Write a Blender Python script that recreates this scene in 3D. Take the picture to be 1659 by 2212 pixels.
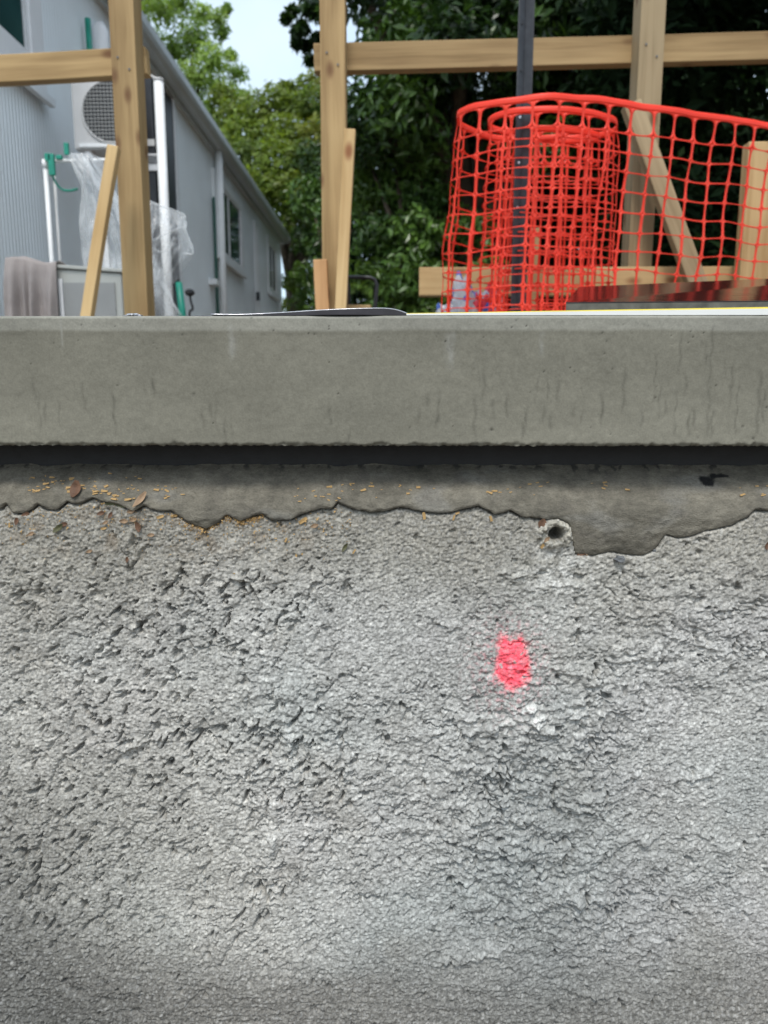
import bpy, bmesh, math, random
import numpy as np
from mathutils import Vector, Matrix
for o in list(bpy.data.objects): bpy.data.objects.remove(o)
SC = bpy.context.scene
COL = SC.collection
R = math.radians
random.seed(7); rng = np.random.default_rng(11)

# ------------------------------------------------------------------ camera, sky, sun, exposure
PITCH, YAW, FPX = R(9.3), R(0.57), 1597.0
CAMZ = -0.0636
cam_d = bpy.data.cameras.new('camera'); cam = bpy.data.objects.new('camera', cam_d); COL.objects.link(cam)
cam.location = (0, 0, CAMZ); cam.rotation_euler = (math.pi/2 - PITCH, 0, YAW)
cam_d.sensor_fit = 'VERTICAL'; cam_d.sensor_height = 36; cam_d.lens = FPX/2212*36
cam_d.clip_start = 0.02; cam_d.clip_end = 3000
cam_d.dof.use_dof = True; cam_d.dof.focus_distance = 0.72; cam_d.dof.aperture_fstop = 8.0
SC.camera = cam
SUN_EL, SUN_AZ = R(58), R(188)          # azimuth clockwise from +Y: behind the camera, a little to the left
w = bpy.data.worlds.new('World'); SC.world = w; w.use_nodes = True
nt = w.node_tree; nt.nodes.clear()
sky = nt.nodes.new('ShaderNodeTexSky'); sky.sky_type = 'NISHITA'; sky.sun_disc = False
sky.sun_elevation = SUN_EL; sky.sun_rotation = SUN_AZ; sky.air_density = 1.0; sky.dust_density = 3.0
b1 = nt.nodes.new('ShaderNodeBackground'); b1.inputs[1].default_value = 0.06
b2 = nt.nodes.new('ShaderNodeBackground'); b2.inputs[1].default_value = 1.0
tc = nt.nodes.new('ShaderNodeTexCoord'); cn = nt.nodes.new('ShaderNodeTexNoise')
cn.inputs['Scale'].default_value = 3.0; cn.inputs['Detail'].default_value = 6
cr = nt.nodes.new('ShaderNodeValToRGB')
cr.color_ramp.elements[0].position = 0.35; cr.color_ramp.elements[0].color = (0.39, 0.50, 0.585, 1)
cr.color_ramp.elements[1].position = 0.70; cr.color_ramp.elements[1].color = (0.57, 0.64, 0.68, 1)
ad = nt.nodes.new('ShaderNodeAddShader'); wo = nt.nodes.new('ShaderNodeOutputWorld')
L = nt.links.new
L(sky.outputs[0], b1.inputs[0]); L(tc.outputs['Generated'], cn.inputs['Vector']); L(cn.outputs['Fac'], cr.inputs[0])
L(cr.outputs[0], b2.inputs[0]); L(b1.outputs[0], ad.inputs[0]); L(b2.outputs[0], ad.inputs[1]); L(ad.outputs[0], wo.inputs[0])
sl = bpy.data.lights.new('sun', 'SUN'); sl.energy = 1.5; sl.angle = R(14); sl.color = (1.0, 0.97, 0.92)
so = bpy.data.objects.new('sun', sl); COL.objects.link(so)
sd = Vector((math.sin(SUN_AZ)*math.cos(SUN_EL), math.cos(SUN_AZ)*math.cos(SUN_EL), math.sin(SUN_EL)))
so.rotation_euler = sd.to_track_quat('Z', 'Y').to_euler(); so.location = sd*20
vs = SC.view_settings; vs.view_transform = 'Standard'; vs.look = 'None'; vs.exposure = 0.5; vs.gamma = 1.0
vs.use_curve_mapping = False

# ------------------------------------------------------------------ helpers
def ray(u, v):
    x = (u-829.5)/FPX; y = (1106-v)/FPX
    dx, dy, dz = x, math.cos(PITCH)+y*math.sin(PITCH), -math.sin(PITCH)+y*math.cos(PITCH)
    c, s = math.cos(YAW), math.sin(YAW)
    return Vector((c*dx-s*dy, s*dx+c*dy, dz))
def at(u, v, Y):                 # a point at depth Y
    d = ray(u, v); t = Y/d.y; return Vector((d.x*t, Y, CAMZ+d.z*t))
def onx(u, v, X):                # a point on the plane x = X
    d = ray(u, v); t = X/d.x; return Vector((X, d.y*t, CAMZ+d.z*t))
def tag(o, label=None, cat=None, group=None, kind=None):
    if label: o['label'] = label
    if cat: o['category'] = cat
    if group: o['group'] = group
    if kind: o['kind'] = kind
    return o
def empty(name, loc, label=None, cat=None, group=None, kind=None):
    o = bpy.data.objects.new(name, None); COL.objects.link(o); o.location = loc
    o.empty_display_size = 0.05
    return tag(o, label, cat, group, kind)
def link(name, me, mat, parent=None, loc=None):
    o = bpy.data.objects.new(name, me); COL.objects.link(o)
    if mat and not me.materials: me.materials.append(mat)
    if loc is not None: o.location = loc
    if parent:
        o.parent = parent
        o.matrix_parent_inverse = Matrix.Translation(-world_loc(parent))
    return o
def world_loc(o):
    l = Vector(o.location)
    return l
def npmesh(name, V, F, smooth=True, col=None, colname='Col'):
    V = np.asarray(V, np.float32); F = np.asarray(F, np.int32)
    me = bpy.data.meshes.new(name); k = F.shape[1]
    me.vertices.add(len(V)); me.vertices.foreach_set('co', V.ravel())
    me.loops.add(F.size); me.loops.foreach_set('vertex_index', F.ravel())
    me.polygons.add(len(F)); me.polygons.foreach_set('loop_start', np.arange(0, F.size, k, dtype=np.int32))
    me.polygons.foreach_set('use_smooth', np.full(len(F), smooth, bool))
    me.update(calc_edges=True)
    if col is not None:
        a = me.attributes.new(colname, 'FLOAT_COLOR', 'POINT')
        c = np.ones((len(V), 4), np.float32); c[:, :3] = col
        a.data.foreach_set('color', c.ravel())
    return me
def gridF(nr, nc):
    i = np.arange(nr-1)[:, None]*nc + np.arange(nc-1)[None, :]
    return np.stack([i, i+nc, i+nc+1, i+1], -1).reshape(-1, 4)
class MB:
    def __init__(s): s.v = []; s.f = []
    def add(s, vs_, fs):
        n = len(s.v); s.v += [tuple(p) for p in vs_]; s.f += [tuple(i+n for i in f) for f in fs]; return s
    def box(s, c, size, M=None):
        hx, hy, hz = [q/2 for q in size]; c = Vector(c)
        P = [Vector((x, y, z)) for x in (-hx, hx) for y in (-hy, hy) for z in (-hz, hz)]
        P = [(M @ p if M else p)+c for p in P]
        return s.add(P, [(0,1,3,2),(4,6,7,5),(0,4,5,1),(2,3,7,6),(0,2,6,4),(1,5,7,3)])
    def span(s, a, b): 
        a = Vector(a); b = Vector(b); return s.box((a+b)/2, [abs(q) for q in (b-a)])
    def tube(s, path, r, n=10, cap=True):
        path = [Vector(p) for p in path]; m = len(path); rs = r if isinstance(r, (list, tuple)) else [r]*m
        V = []; F = []; up = Vector((0.13, 0.21, 0.97)).normalized(); 
        t0 = (path[1]-path[0]).normalized(); a = t0.orthogonal().normalized()
        for i, p in enumerate(path):
            t = (path[min(i+1, m-1)]-path[max(i-1, 0)]).normalized()
            a = (a - t*a.dot(t)).normalized(); b = t.cross(a)
            V += [p+(a*math.cos(2*math.pi*k/n)+b*math.sin(2*math.pi*k/n))*rs[i] for k in range(n)]
        for i in range(m-1):
            for k in range(n): F.append((i*n+k, i*n+(k+1)%n, (i+1)*n+(k+1)%n, (i+1)*n+k))
        if cap: F.append(tuple(range(n-1, -1, -1))); F.append(tuple((m-1)*n+k for k in range(n)))
        return s.add(V, F)
    def build(s, name, mat, parent=None, smooth=False, bevel=0, origin=None):
        me = bpy.data.meshes.new(name)
        o0 = Vector(origin) if origin is not None else Vector((0, 0, 0))
        me.from_pydata([tuple(Vector(p)-o0) for p in s.v], [], s.f)
        bm = bmesh.new(); bm.from_mesh(me); bmesh.ops.recalc_face_normals(bm, faces=bm.faces)
        if bevel: bmesh.ops.bevel(bm, geom=list(bm.edges), offset=bevel, segments=2, affect='EDGES', profile=0.6, clamp_overlap=True)
        bm.to_mesh(me); bm.free()
        if smooth:
            for p in me.polygons: p.use_smooth = True
        return link(name, me, mat, parent, o0 if origin is not None else None)
def catmull(P, n):
    P = [np.array(p, float) for p in P]; P = [2*P[0]-P[1]]+P+[2*P[-1]-P[-2]]; out = []
    for i in range(1, len(P)-2):
        for k in range(n):
            t = k/n; a, b, c, d = P[i-1], P[i], P[i+1], P[i+2]
            out.append(0.5*((2*b)+(c-a)*t+(2*a-5*b+4*c-d)*t*t+(3*b-a-3*c+d)*t**3))
    out.append(P[-2]); return out
# --- numpy gradient noise
_perm = np.random.default_rng(3).permutation(4096).astype(np.int64)
def gn(x, y, seed=0):
    xi = np.floor(x).astype(np.int64); yi = np.floor(y).astype(np.int64); xf = x-xi; yf = y-yi
    def g(ix, iy, fx, fy):
        h = _perm[(_perm[(ix+seed*131) & 4095]+iy+seed*57) & 4095]*(2*math.pi/4096)
        return np.cos(h)*fx+np.sin(h)*fy
    u = xf*xf*xf*(xf*(xf*6-15)+10); v = yf*yf*yf*(yf*(yf*6-15)+10)
    a = g(xi, yi, xf, yf); b = g(xi+1, yi, xf-1, yf); c = g(xi, yi+1, xf, yf-1); d = g(xi+1, yi+1, xf-1, yf-1)
    return ((a+(b-a)*u)+((c+(d-c)*u)-(a+(b-a)*u))*v)*1.5
def fbm(x, y, o=4, seed=0, gain=0.5):
    r = 0; amp = 1; s = 0
    for k in range(o): r = r+amp*gn(x*2**k+17.3*k, y*2**k-9.1*k, seed+k); s += amp; amp *= gain
    return r/s
def ss(a, b, x): t = np.clip((x-a)/(b-a), 0, 1); return t*t*(3-2*t)
def lerp(a, b, t): return a+(b-a)*t

# ------------------------------------------------------------------ materials
def nm(name):
    m = bpy.data.materials.new(name); m.use_nodes = True; n = m.node_tree
    return m, n, n.nodes['Principled BSDF']
def N(n, typ, **kw):
    q = n.nodes.new(typ)
    for k, v in kw.items():
        if k in q.inputs: q.inputs[k].default_value = v
        else: setattr(q, k, v)
    return q
def plain(name, c, rough=0.6, var=0.12, scale=8, metal=0.0, bump=0.0, bscale=200, spec=0.5, coords='Object', trans=0.0):
    m, n, p = nm(name); l = n.links.new
    t = N(n, 'ShaderNodeTexCoord'); no = N(n, 'ShaderNodeTexNoise', Scale=scale, Detail=5.0); l(t.outputs[coords], no.inputs['Vector'])
    r = N(n, 'ShaderNodeValToRGB'); e = r.color_ramp.elements
    e[0].position = 0.3; e[1].position = 0.7
    e[0].color = tuple(q*(1-var) for q in c)+(1,); e[1].color = tuple(min(1, q*(1+var)) for q in c)+(1,)
    l(no.outputs['Fac'], r.inputs[0]); l(r.outputs[0], p.inputs['Base Color'])
    p.inputs['Roughness'].default_value = rough; p.inputs['Metallic'].default_value = metal; p.inputs['Specular IOR Level'].default_value = spec
    if bump:
        nb = N(n, 'ShaderNodeTexNoise', Scale=bscale, Detail=4.0); l(t.outputs[coords], nb.inputs['Vector'])
        b = N(n, 'ShaderNodeBump', Strength=bump, Distance=0.002); l(nb.outputs['Fac'], b.inputs['Height']); l(b.outputs[0], p.inputs['Normal'])
    return m
def concrete(name, speck=0.18, s1=420, s2=130, bump=0.5, dist=0.0012, rough=0.9, stretch=1.0):
    """colour from the mesh attribute Col, with sand grain speckle and fine relief"""
    m, n, p = nm(name); l = n.links.new
    t = N(n, 'ShaderNodeTexCoord'); a = N(n, 'ShaderNodeAttribute', attribute_name='Col')
    mp = N(n, 'ShaderNodeMapping'); mp.inputs['Scale'].default_value = (1, 1, stretch); l(t.outputs['Object'], mp.inputs['Vector'])
    n1 = N(n, 'ShaderNodeTexNoise', Scale=s1, Detail=3.0, Roughness=0.6); n2 = N(n, 'ShaderNodeTexNoise', Scale=s2, Detail=4.0, Roughness=0.65)
    l(mp.outputs[0], n1.inputs['Vector']); l(mp.outputs[0], n2.inputs['Vector'])
    ma = N(n, 'ShaderNodeMath', operation='ADD'); l(n1.outputs['Fac'], ma.inputs[0]); l(n2.outputs['Fac'], ma.inputs[1])
    mr = N(n, 'ShaderNodeMapRange'); mr.inputs['From Min'].default_value = 0.65; mr.inputs['From Max'].default_value = 1.35
    mr.inputs['To Min'].default_value = 1-speck; mr.inputs['To Max'].default_value = 1+speck
    l(ma.outputs[0], mr.inputs['Value'])
    mx = N(n, 'ShaderNodeMix', data_type='RGBA', blend_type='MULTIPLY'); mx.inputs['Factor'].default_value = 1.0
    l(a.outputs['Color'], mx.inputs[6]); l(mr.outputs[0], mx.inputs[7]); l(mx.outputs[2], p.inputs['Base Color'])
    b = N(n, 'ShaderNodeBump', Strength=bump, Distance=dist); l(ma.outputs[0], b.inputs['Height']); l(b.outputs[0], p.inputs['Normal'])
    p.inputs['Roughness'].default_value = rough; p.inputs['Specular IOR Level'].default_value = 0.25
    return m
def wood(name, light, dark, knot=(0.16, 0.08, 0.035), seed=0.0):
    m, n, p = nm(name); l = n.links.new
    t = N(n, 'ShaderNodeTexCoord'); oi = N(n, 'ShaderNodeObjectInfo')
    off = N(n, 'ShaderNodeVectorMath', operation='ADD'); l(t.outputs['Object'], off.inputs[0])
    sc = N(n, 'ShaderNodeMath', operation='MULTIPLY'); sc.inputs[1].default_value = 7.3; l(oi.outputs['Random'], sc.inputs[0]); l(sc.outputs[0], off.inputs[1])
    def mapped(s):
        q = N(n, 'ShaderNodeMapping'); q.inputs['Scale'].default_value = s; l(off.outputs[0], q.inputs['Vector']); return q
    # knots: sparse cells, stretched along the grain, which also bend the grain round them
    vk = N(n, 'ShaderNodeTexVoronoi', Scale=1.0); mk = mapped((11, 11, 5.5)); l(mk.outputs[0], vk.inputs['Vector'])
    kn = N(n, 'ShaderNodeMapRange', interpolation_type='SMOOTHSTEP'); kn.inputs['From Min'].default_value = 0.06; kn.inputs['From Max'].default_value = 0.24
    kn.inputs['To Min'].default_value = 1; kn.inputs['To Max'].default_value = 0; l(vk.outputs['Distance'], kn.inputs['Value'])
    g1 = N(n, 'ShaderNodeTexNoise', Scale=1.0, Detail=4.0, Distortion=0.6); m1 = mapped((34, 34, 1.3)); l(m1.outputs[0], g1.inputs['Vector'])
    g2 = N(n, 'ShaderNodeTexNoise', Scale=1.0, Detail=3.0); m2 = mapped((260, 260, 7)); l(m2.outputs[0], g2.inputs['Vector'])
    g3 = N(n, 'ShaderNodeTexNoise', Scale=1.0, Detail=3.0); m3 = mapped((5, 5, 2.2)); l(m3.outputs[0], g3.inputs['Vector'])
    s1 = N(n, 'ShaderNodeMath', operation='MULTIPLY_ADD'); s1.inputs[1].default_value = 0.35; l(g2.outputs['Fac'], s1.inputs[0]); l(g1.outputs['Fac'], s1.inputs[2])
    s2 = N(n, 'ShaderNodeMath', operation='MULTIPLY_ADD'); s2.inputs[1].default_value = 0.8; l(g3.outputs['Fac'], s2.inputs[0]); l(s1.outputs[0], s2.inputs[2])
    r = N(n, 'ShaderNodeValToRGB'); e = r.color_ramp.elements; e[0].position = 0.72; e[1].position = 1.18
    mr = N(n, 'ShaderNodeMapRange'); mr.inputs['From Min'].default_value = 0.78; mr.inputs['From Max'].default_value = 1.35; l(s2.outputs[0], mr.inputs['Value'])
    e[0].position = 0.1; e[1].position = 0.85
    e[0].color = dark+(1,); e[1].color = light+(1,); l(mr.outputs[0], r.inputs[0])
    mx = N(n, 'ShaderNodeMix', data_type='RGBA'); l(kn.outputs[0], mx.inputs[0]); l(r.outputs[0], mx.inputs[6]); mx.inputs[7].default_value = knot+(1,)
    hs = N(n, 'ShaderNodeHueSaturation'); v = N(n, 'ShaderNodeMapRange'); v.inputs['To Min'].default_value = 0.88; v.inputs['To Max'].default_value = 1.1
    l(oi.outputs['Random'], v.inputs['Value']); l(v.outputs[0], hs.inputs['Value']); l(mx.outputs[2], hs.inputs['Color']); l(hs.outputs[0], p.inputs['Base Color'])
    b = N(n, 'ShaderNodeBump', Strength=0.25, Distance=0.001); l(s2.outputs[0], b.inputs['Height']); l(b.outputs[0], p.inputs['Normal'])
    p.inputs['Roughness'].default_value = 0.7; p.inputs['Specular IOR Level'].default_value = 0.3
    return m
def leafmat(name, rough=0.4, trans=0.35):
    m, n, p = nm(name); l = n.links.new
    a = N(n, 'ShaderNodeAttribute', attribute_name='Col'); l(a.outputs['Color'], p.inputs['Base Color'])
    p.inputs['Roughness'].default_value = rough; p.inputs['Specular IOR Level'].default_value = 0.45
    tr = N(n, 'ShaderNodeBsdfTranslucent'); hs = N(n, 'ShaderNodeHueSaturation', Saturation=1.15, Value=1.3); hs.inputs['Hue'].default_value = 0.485
    l(a.outputs['Color'], hs.inputs['Color']); l(hs.outputs[0], tr.inputs['Color'])
    mx = N(n, 'ShaderNodeMixShader'); mx.inputs[0].default_value = trans; l(p.outputs[0], mx.inputs[1]); l(tr.outputs[0], mx.inputs[2])
    l(mx.outputs[0], n.nodes['Material Output'].inputs['Surface']); return m
def clearplastic(name, tint=(0.75, 0.78, 0.8), base=0.18):
    m, n, p = nm(name); l = n.links.new
    t = N(n, 'ShaderNodeTexCoord'); no = N(n, 'ShaderNodeTexNoise', Scale=9.0, Detail=4.0); l(t.outputs['Object'], no.inputs['Vector'])
    mp = N(n, 'ShaderNodeMapRange'); mp.inputs['From Min'].default_value = 0.35; mp.inputs['From Max'].default_value = 0.75
    mp.inputs['To Min'].default_value = base*0.5; mp.inputs['To Max'].default_value = base*2.2; l(no.outputs['Fac'], mp.inputs['Value'])
    lw = N(n, 'ShaderNodeLayerWeight', Blend=0.35); ad_ = N(n, 'ShaderNodeMath', operation='MULTIPLY_ADD', use_clamp=True)
    ad_.inputs[1].default_value = 0.55; l(lw.outputs['Facing'], ad_.inputs[0]); l(mp.outputs[0], ad_.inputs[2])
    tr = N(n, 'ShaderNodeBsdfTransparent'); p.inputs['Base Color'].default_value = tint+(1,); p.inputs['Roughness'].default_value = 0.12
    mx = N(n, 'ShaderNodeMixShader'); l(ad_.outputs[0], mx.inputs[0]); l(tr.outputs[0], mx.inputs[1]); l(p.outputs[0], mx.inputs[2])
    l(mx.outputs[0], n.nodes['Material Output'].inputs['Surface']); return m
M = {}
M['rough'] = concrete('rough_concrete', speck=0.42, s1=620, s2=230, bump=0.5, dist=0.0010)
M['slab'] = concrete('slab_concrete', speck=0.17, s1=600, s2=220, bump=0.22, dist=0.0007)
M['mortar'] = concrete('mortar', speck=0.34, s1=560, s2=190, bump=0.8, dist=0.0012, stretch=1.8)
M['earth'] = plain('earth', (0.13, 0.10, 0.07), 0.95, 0.4, 3, bump=0.6, bscale=30)
M['pine'] = wood('treated_pine', (0.43, 0.295, 0.140), (0.245, 0.155, 0.066))
M['pine_pale'] = wood('fresh_pine', (0.568, 0.404, 0.202), (0.413, 0.267, 0.116), knot=(0.24, 0.10, 0.04))
M['pine_orange'] = wood('orange_pine', (0.533, 0.310, 0.146), (0.396, 0.206, 0.086), knot=(0.26, 0.10, 0.05))
M['pine_grey'] = wood('weathered_pine', (0.36, 0.275, 0.16), (0.22, 0.16, 0.085))
M['black_steel'] = plain('bitumen_coated_steel', (0.022, 0.023, 0.027), 0.34, 0.4, 40, bump=0.3, bscale=90)
M['membrane'] = plain('black_membrane', (0.012, 0.012, 0.013), 0.6, 0.3, 60, bump=0.4)
M['clad'] = plain('blue_grey_cladding', (0.87, 0.915, 0.94), 0.45, 0.05, 2)
M['trim'] = plain('pale_grey_trim', (0.86, 0.88, 0.89), 0.4, 0.04, 3)
M['trim_white'] = plain('white_paint', (0.85, 0.85, 0.86), 0.35, 0.05, 5)
M['gutter'] = plain('grey_gutter', (0.56, 0.60, 0.61), 0.35, 0.06, 3)
M['roof'] = plain('grey_roof', (0.20, 0.22, 0.23), 0.5, 0.1, 3)
M['glass'] = plain('dark_glass', (0.025, 0.07, 0.07), 0.08, 0.2, 2, spec=0.2)
M['pvc'] = plain('white_pvc', (0.86, 0.87, 0.87), 0.3, 0.05, 10)
M['green'] = plain('green_tape', (0.012, 0.27, 0.19), 0.4, 0.2, 20)
M['darkgreen'] = plain('dark_green_tape', (0.01, 0.09, 0.065), 0.45, 0.2, 20)
M['unit'] = plain('grey_casing', (0.60, 0.60, 0.60), 0.45, 0.06, 6)
M['dark'] = plain('charcoal_casing', (0.02, 0.022, 0.027), 0.4, 0.2, 8)
M['black'] = plain('black_plastic', (0.012, 0.012, 0.014), 0.35, 0.3, 20)
M['cloth'] = plain('beige_cloth', (0.34, 0.30, 0.285), 0.95, 0.1, 14, bump=0.5, bscale=350)
M['cab'] = plain('pale_cabinet', (0.45, 0.46, 0.43), 0.5, 0.06, 7)
M['cab_panel'] = plain('grey_panel', (0.30, 0.305, 0.30), 0.5, 0.08, 7)
M['clear'] = clearplastic('clear_polythene')
M['bark'] = plain('bark', (0.10, 0.075, 0.05), 0.9, 0.4, 14, bump=0.8, bscale=40)
M['leaf'] = leafmat('foliage', 0.45, 0.42); M['leaf_gloss'] = leafmat('glossy_foliage', 0.32, 0.25); M['leaf_dull'] = leafmat('dull_foliage', 0.75, 0.15); M['leaf_dull'].node_tree.nodes['Principled BSDF'].inputs['Specular IOR Level'].default_value = 0.12
M['deadleaf'] = plain('dead_leaf', (0.13, 0.065, 0.035), 0.7, 0.4, 120)
M['deadleaf_tan'] = plain('tan_dead_leaf', (0.30, 0.20, 0.12), 0.75, 0.3, 120)
M['olive'] = plain('withered_olive_leaf', (0.085, 0.085, 0.035), 0.7, 0.4, 120)
M['shaving'] = plain('wood_shaving', (0.42, 0.27, 0.11), 0.8, 0.25, 150)
M['stone'] = plain('grey_stone', (0.13, 0.135, 0.14), 0.8, 0.2, 90, bump=0.4)
M['white_sheet'] = plain('white_board', (0.74, 0.75, 0.72), 0.5, 0.05, 10)
M['yellow'] = plain('yellow_edge', (0.75, 0.60, 0.08), 0.5, 0.1, 10)
M['foil'] = plain('silver_edge', (0.6, 0.6, 0.62), 0.25, 0.1, 30, metal=0.8, bump=0.4, bscale=120)
M['dpm'] = plain('dark_plastic_sheet', (0.028, 0.026, 0.032), 0.65, 0.3, 60)
def netmat():
    m, n, p = nm('orange_red_polyethylene'); l = n.links.new
    p.inputs['Base Color'].default_value = (0.95, 0.045, 0.025, 1); p.inputs['Roughness'].default_value = 0.45
    t = N(n, 'ShaderNodeTexCoord'); no = N(n, 'ShaderNodeTexNoise', Scale=6.0, Detail=4.0); l(t.outputs['Object'], no.inputs['Vector'])
    r = N(n, 'ShaderNodeValToRGB'); r.color_ramp.elements[0].color = (0.97, 0.045, 0.02, 1); r.color_ramp.elements[1].color = (1.0, 0.08, 0.035, 1)
    l(no.outputs['Fac'], r.inputs[0]); l(r.outputs[0], p.inputs['Base Color'])
    tr = N(n, 'ShaderNodeBsdfTranslucent'); l(r.outputs[0], tr.inputs['Color'])
    mx = N(n, 'ShaderNodeMixShader'); mx.inputs[0].default_value = 0.3; l(p.outputs[0], mx.inputs[1]); l(tr.outputs[0], mx.inputs[2])
    l(mx.outputs[0], n.nodes['Material Output'].inputs['Surface']); return m
M['net'] = netmat()
def plymat():
    m, n, p = nm('wet_film_faced_ply'); l = n.links.new
    t = N(n, 'ShaderNodeTexCoord'); mp = N(n, 'ShaderNodeMapping'); mp.inputs['Scale'].default_value = (6, 90, 40); l(t.outputs['Object'], mp.inputs['Vector'])
    no = N(n, 'ShaderNodeTexNoise', Scale=1.0, Detail=5.0); l(mp.outputs[0], no.inputs['Vector'])
    r = N(n, 'ShaderNodeValToRGB'); r.color_ramp.elements[0].color = (0.006, 0.004, 0.004, 1); r.color_ramp.elements[1].color = (0.028, 0.010, 0.010, 1)
    l(no.outputs['Fac'], r.inputs[0]); l(r.outputs[0], p.inputs['Base Color'])
    b = N(n, 'ShaderNodeBump', Strength=0.25, Distance=0.002); l(no.outputs['Fac'], b.inputs['Height']); l(b.outputs[0], p.inputs['Normal'])
    p.inputs['Roughness'].default_value = 0.14; return m
M['ply'] = plymat()
M['ply_edge'] = plain('wet_ply_edge', (0.10, 0.098, 0.08), 0.6, 0.45, 60)
def bagmat():
    m, n, p = nm('printed_bag'); l = n.links.new
    t = N(n, 'ShaderNodeTexCoord'); v = N(n, 'ShaderNodeTexVoronoi', Scale=26.0); l(t.outputs['Object'], v.inputs['Vector'])
    s = N(n, 'ShaderNodeSeparateColor'); l(v.outputs['Color'], s.inputs[0])
    r = N(n, 'ShaderNodeValToRGB'); r.color_ramp.interpolation = 'CONSTANT'; e = r.color_ramp.elements
    e[0].color = (0.42, 0.42, 0.44, 1); e[1].position = 0.5; e[1].color = (0.06, 0.12, 0.42, 1)
    q = e.new(0.72); q.color = (0.5, 0.03, 0.05, 1); q = e.new(0.84); q.color = (0.36, 0.38, 0.42, 1)
    l(s.outputs[0], r.inputs[0]); l(r.outputs[0], p.inputs['Base Color']); p.inputs['Roughness'].default_value = 0.2; return m
M['bag'] = bagmat()

# ------------------------------------------------------------------ setting: ground
GZ, LOWZ = -0.06, -0.86
prof = [(-400, LOWZ), (-3, LOWZ), (0.3, LOWZ-0.01), (0.85, LOWZ), (0.9, -0.2), (2.9, -0.2), (3.2, GZ), (6, GZ), (20, GZ+0.02), (600, GZ)]
xs = [-500, -60, -8, -4, -2, -1, 0, 1, 2, 4, 8, 60, 500]
V = []; 
for (y, z) in prof:
    for x in xs: V.append((x, y, z+(0.015*math.sin(x*3.1+y*2.3) if abs(x) < 10 and y < 15 else 0)))
tag(link('ground', npmesh('ground', V, gridF(len(prof), len(xs))), M['earth']), kind='structure')

# ------------------------------------------------------------------ concrete slab (front face at Y = 0.65)
SY = 0.65
zt = 0.0; zb = at(829, 963, SY).z
def axis(half, step, far):
    a = list(np.arange(-half, half+1e-6, step)); d = step; x = half; out = []
    while x < far: d *= 1.065; x += d; out.append(min(x, far))
    return np.array([-q for q in reversed(out)]+a+out)
sx = axis(0.50, 0.00125, 4.0); rows = np.concatenate([np.arange(0, 0.0005, 0.0005), np.linspace(0.0006, -zb, 96)])
X, T = np.meshgrid(sx, rows)
PXU = FPX/SY                                                    # picture units per metre on the face
Uc = 829.5+15.9+X*PXU                                           # picture column of a point of the face
edge = -zb
chip = np.maximum(0, fbm(X*60, T*0+3.1, 5, 40, 0.65)+0.2)*0.0042+0.0007
nearb = ss(chip*1.6, 0, edge-T)
yoff = 0.0016*fbm(X*3, T*9, 2, 41)+0.0004*fbm(X*90, T*90, 3, 42)
yoff += nearb*(0.0026+0.003*fbm(X*170, T*200, 3, 43))
zoff = -0.0016*nearb*fbm(X*230, T*70, 3, 44)
yoff += 0.003*ss(0.0016, 0, T)                                   # eased top arris
pores = np.zeros_like(X)
for k in range(170):
    px, pz, pr = rng.uniform(-0.42, 0.42), rng.uniform(0.0015, edge-0.006)*(1 if k > 90 else 0.25), rng.uniform(0.0003, 0.0006)
    pores += np.exp(-(((X-px)**2+(T-pz)**2)/(pr*pr)))
for (u, v, r) in [(254,832,1.4),(419,851,1.6),(420,878,1.0),(730,850,1.2),(1416,858,1.5),(1305,763,1.3),(1323,796,1.2),(1604,921,1.9),(1062,928,2.4),(1627,947,2.2),(1656,880,1.8)]:
    p = at(u, v, SY); pores += np.exp(-(((X-p.x)**2+((T+p.z)*1.3)**2)/((r*0.0006)**2)))
pores = np.clip(pores, 0, 1); yoff += pores*0.0008
cl = np.array([0.172, 0.168, 0.138])*np.ones(X.shape+(3,))
tone = 1+0.20*fbm(X*7, T*14, 4, 45)+0.10*fbm(X*40, T*40, 3, 46)
cl *= tone[..., None]
bandw = 0.0118+0.002*fbm(X*12, T*0, 3, 47)
bnd = ss(bandw+0.0022, bandw-0.001, T)                           # form-board laitance band along the top
cl = cl*(1+bnd[..., None]*np.array([0.40, 0.43, 0.52]))
line = np.exp(-((T-bandw-0.003)/0.0016)**2)*np.clip(0.6+fbm(X*10, T*0, 3, 48)*2, 0, 1)
cl *= (1-0.16*line)[..., None]
cl *= (1+0.20*ss(0.02, 0.1, T)*(0.6+0.8*fbm(X*5, T*5, 2, 49)))[..., None]*np.array([1.02, 1.0, 0.97])
streak = np.zeros_like(X)
SK = [(82,845,935),(95,860,915),(72,815,870),(125,860,920),(178,822,885),(185,860,890),(243,840,930),(247,870,945),(330,808,860),(312,825,855),(437,880,930),(455,865,905),(465,865,935),(485,895,950),(500,900,945),(713,875,920),(755,920,955),
      (1035,790,830),(1046,790,855),(1044,830,865),(905,880,920),(923,850,885),(948,838,920),(943,890,925),(1027,850,950),(1065,855,905),(1095,850,905),(1163,800,850),(1184,800,870),(1206,815,875),(1175,870,920),(1190,890,930),(1138,870,925),(1130,910,950),
      (1240,875,905),(1258,880,920),(1303,835,920),(1350,790,895),(1387,880,930),(1418,765,875),(1427,830,910),(1438,860,900),(1472,720,815),(1482,810,850),(1462,840,945),(1490,880,945),(1500,875,930),(1541,695,840),(1525,750,790),(1535,820,945),(1568,775,820),(1585,775,850),(1580,820,885),(1596,820,945),(1540,880,945),(1645,800,940),(1652,840,920)]
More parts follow.
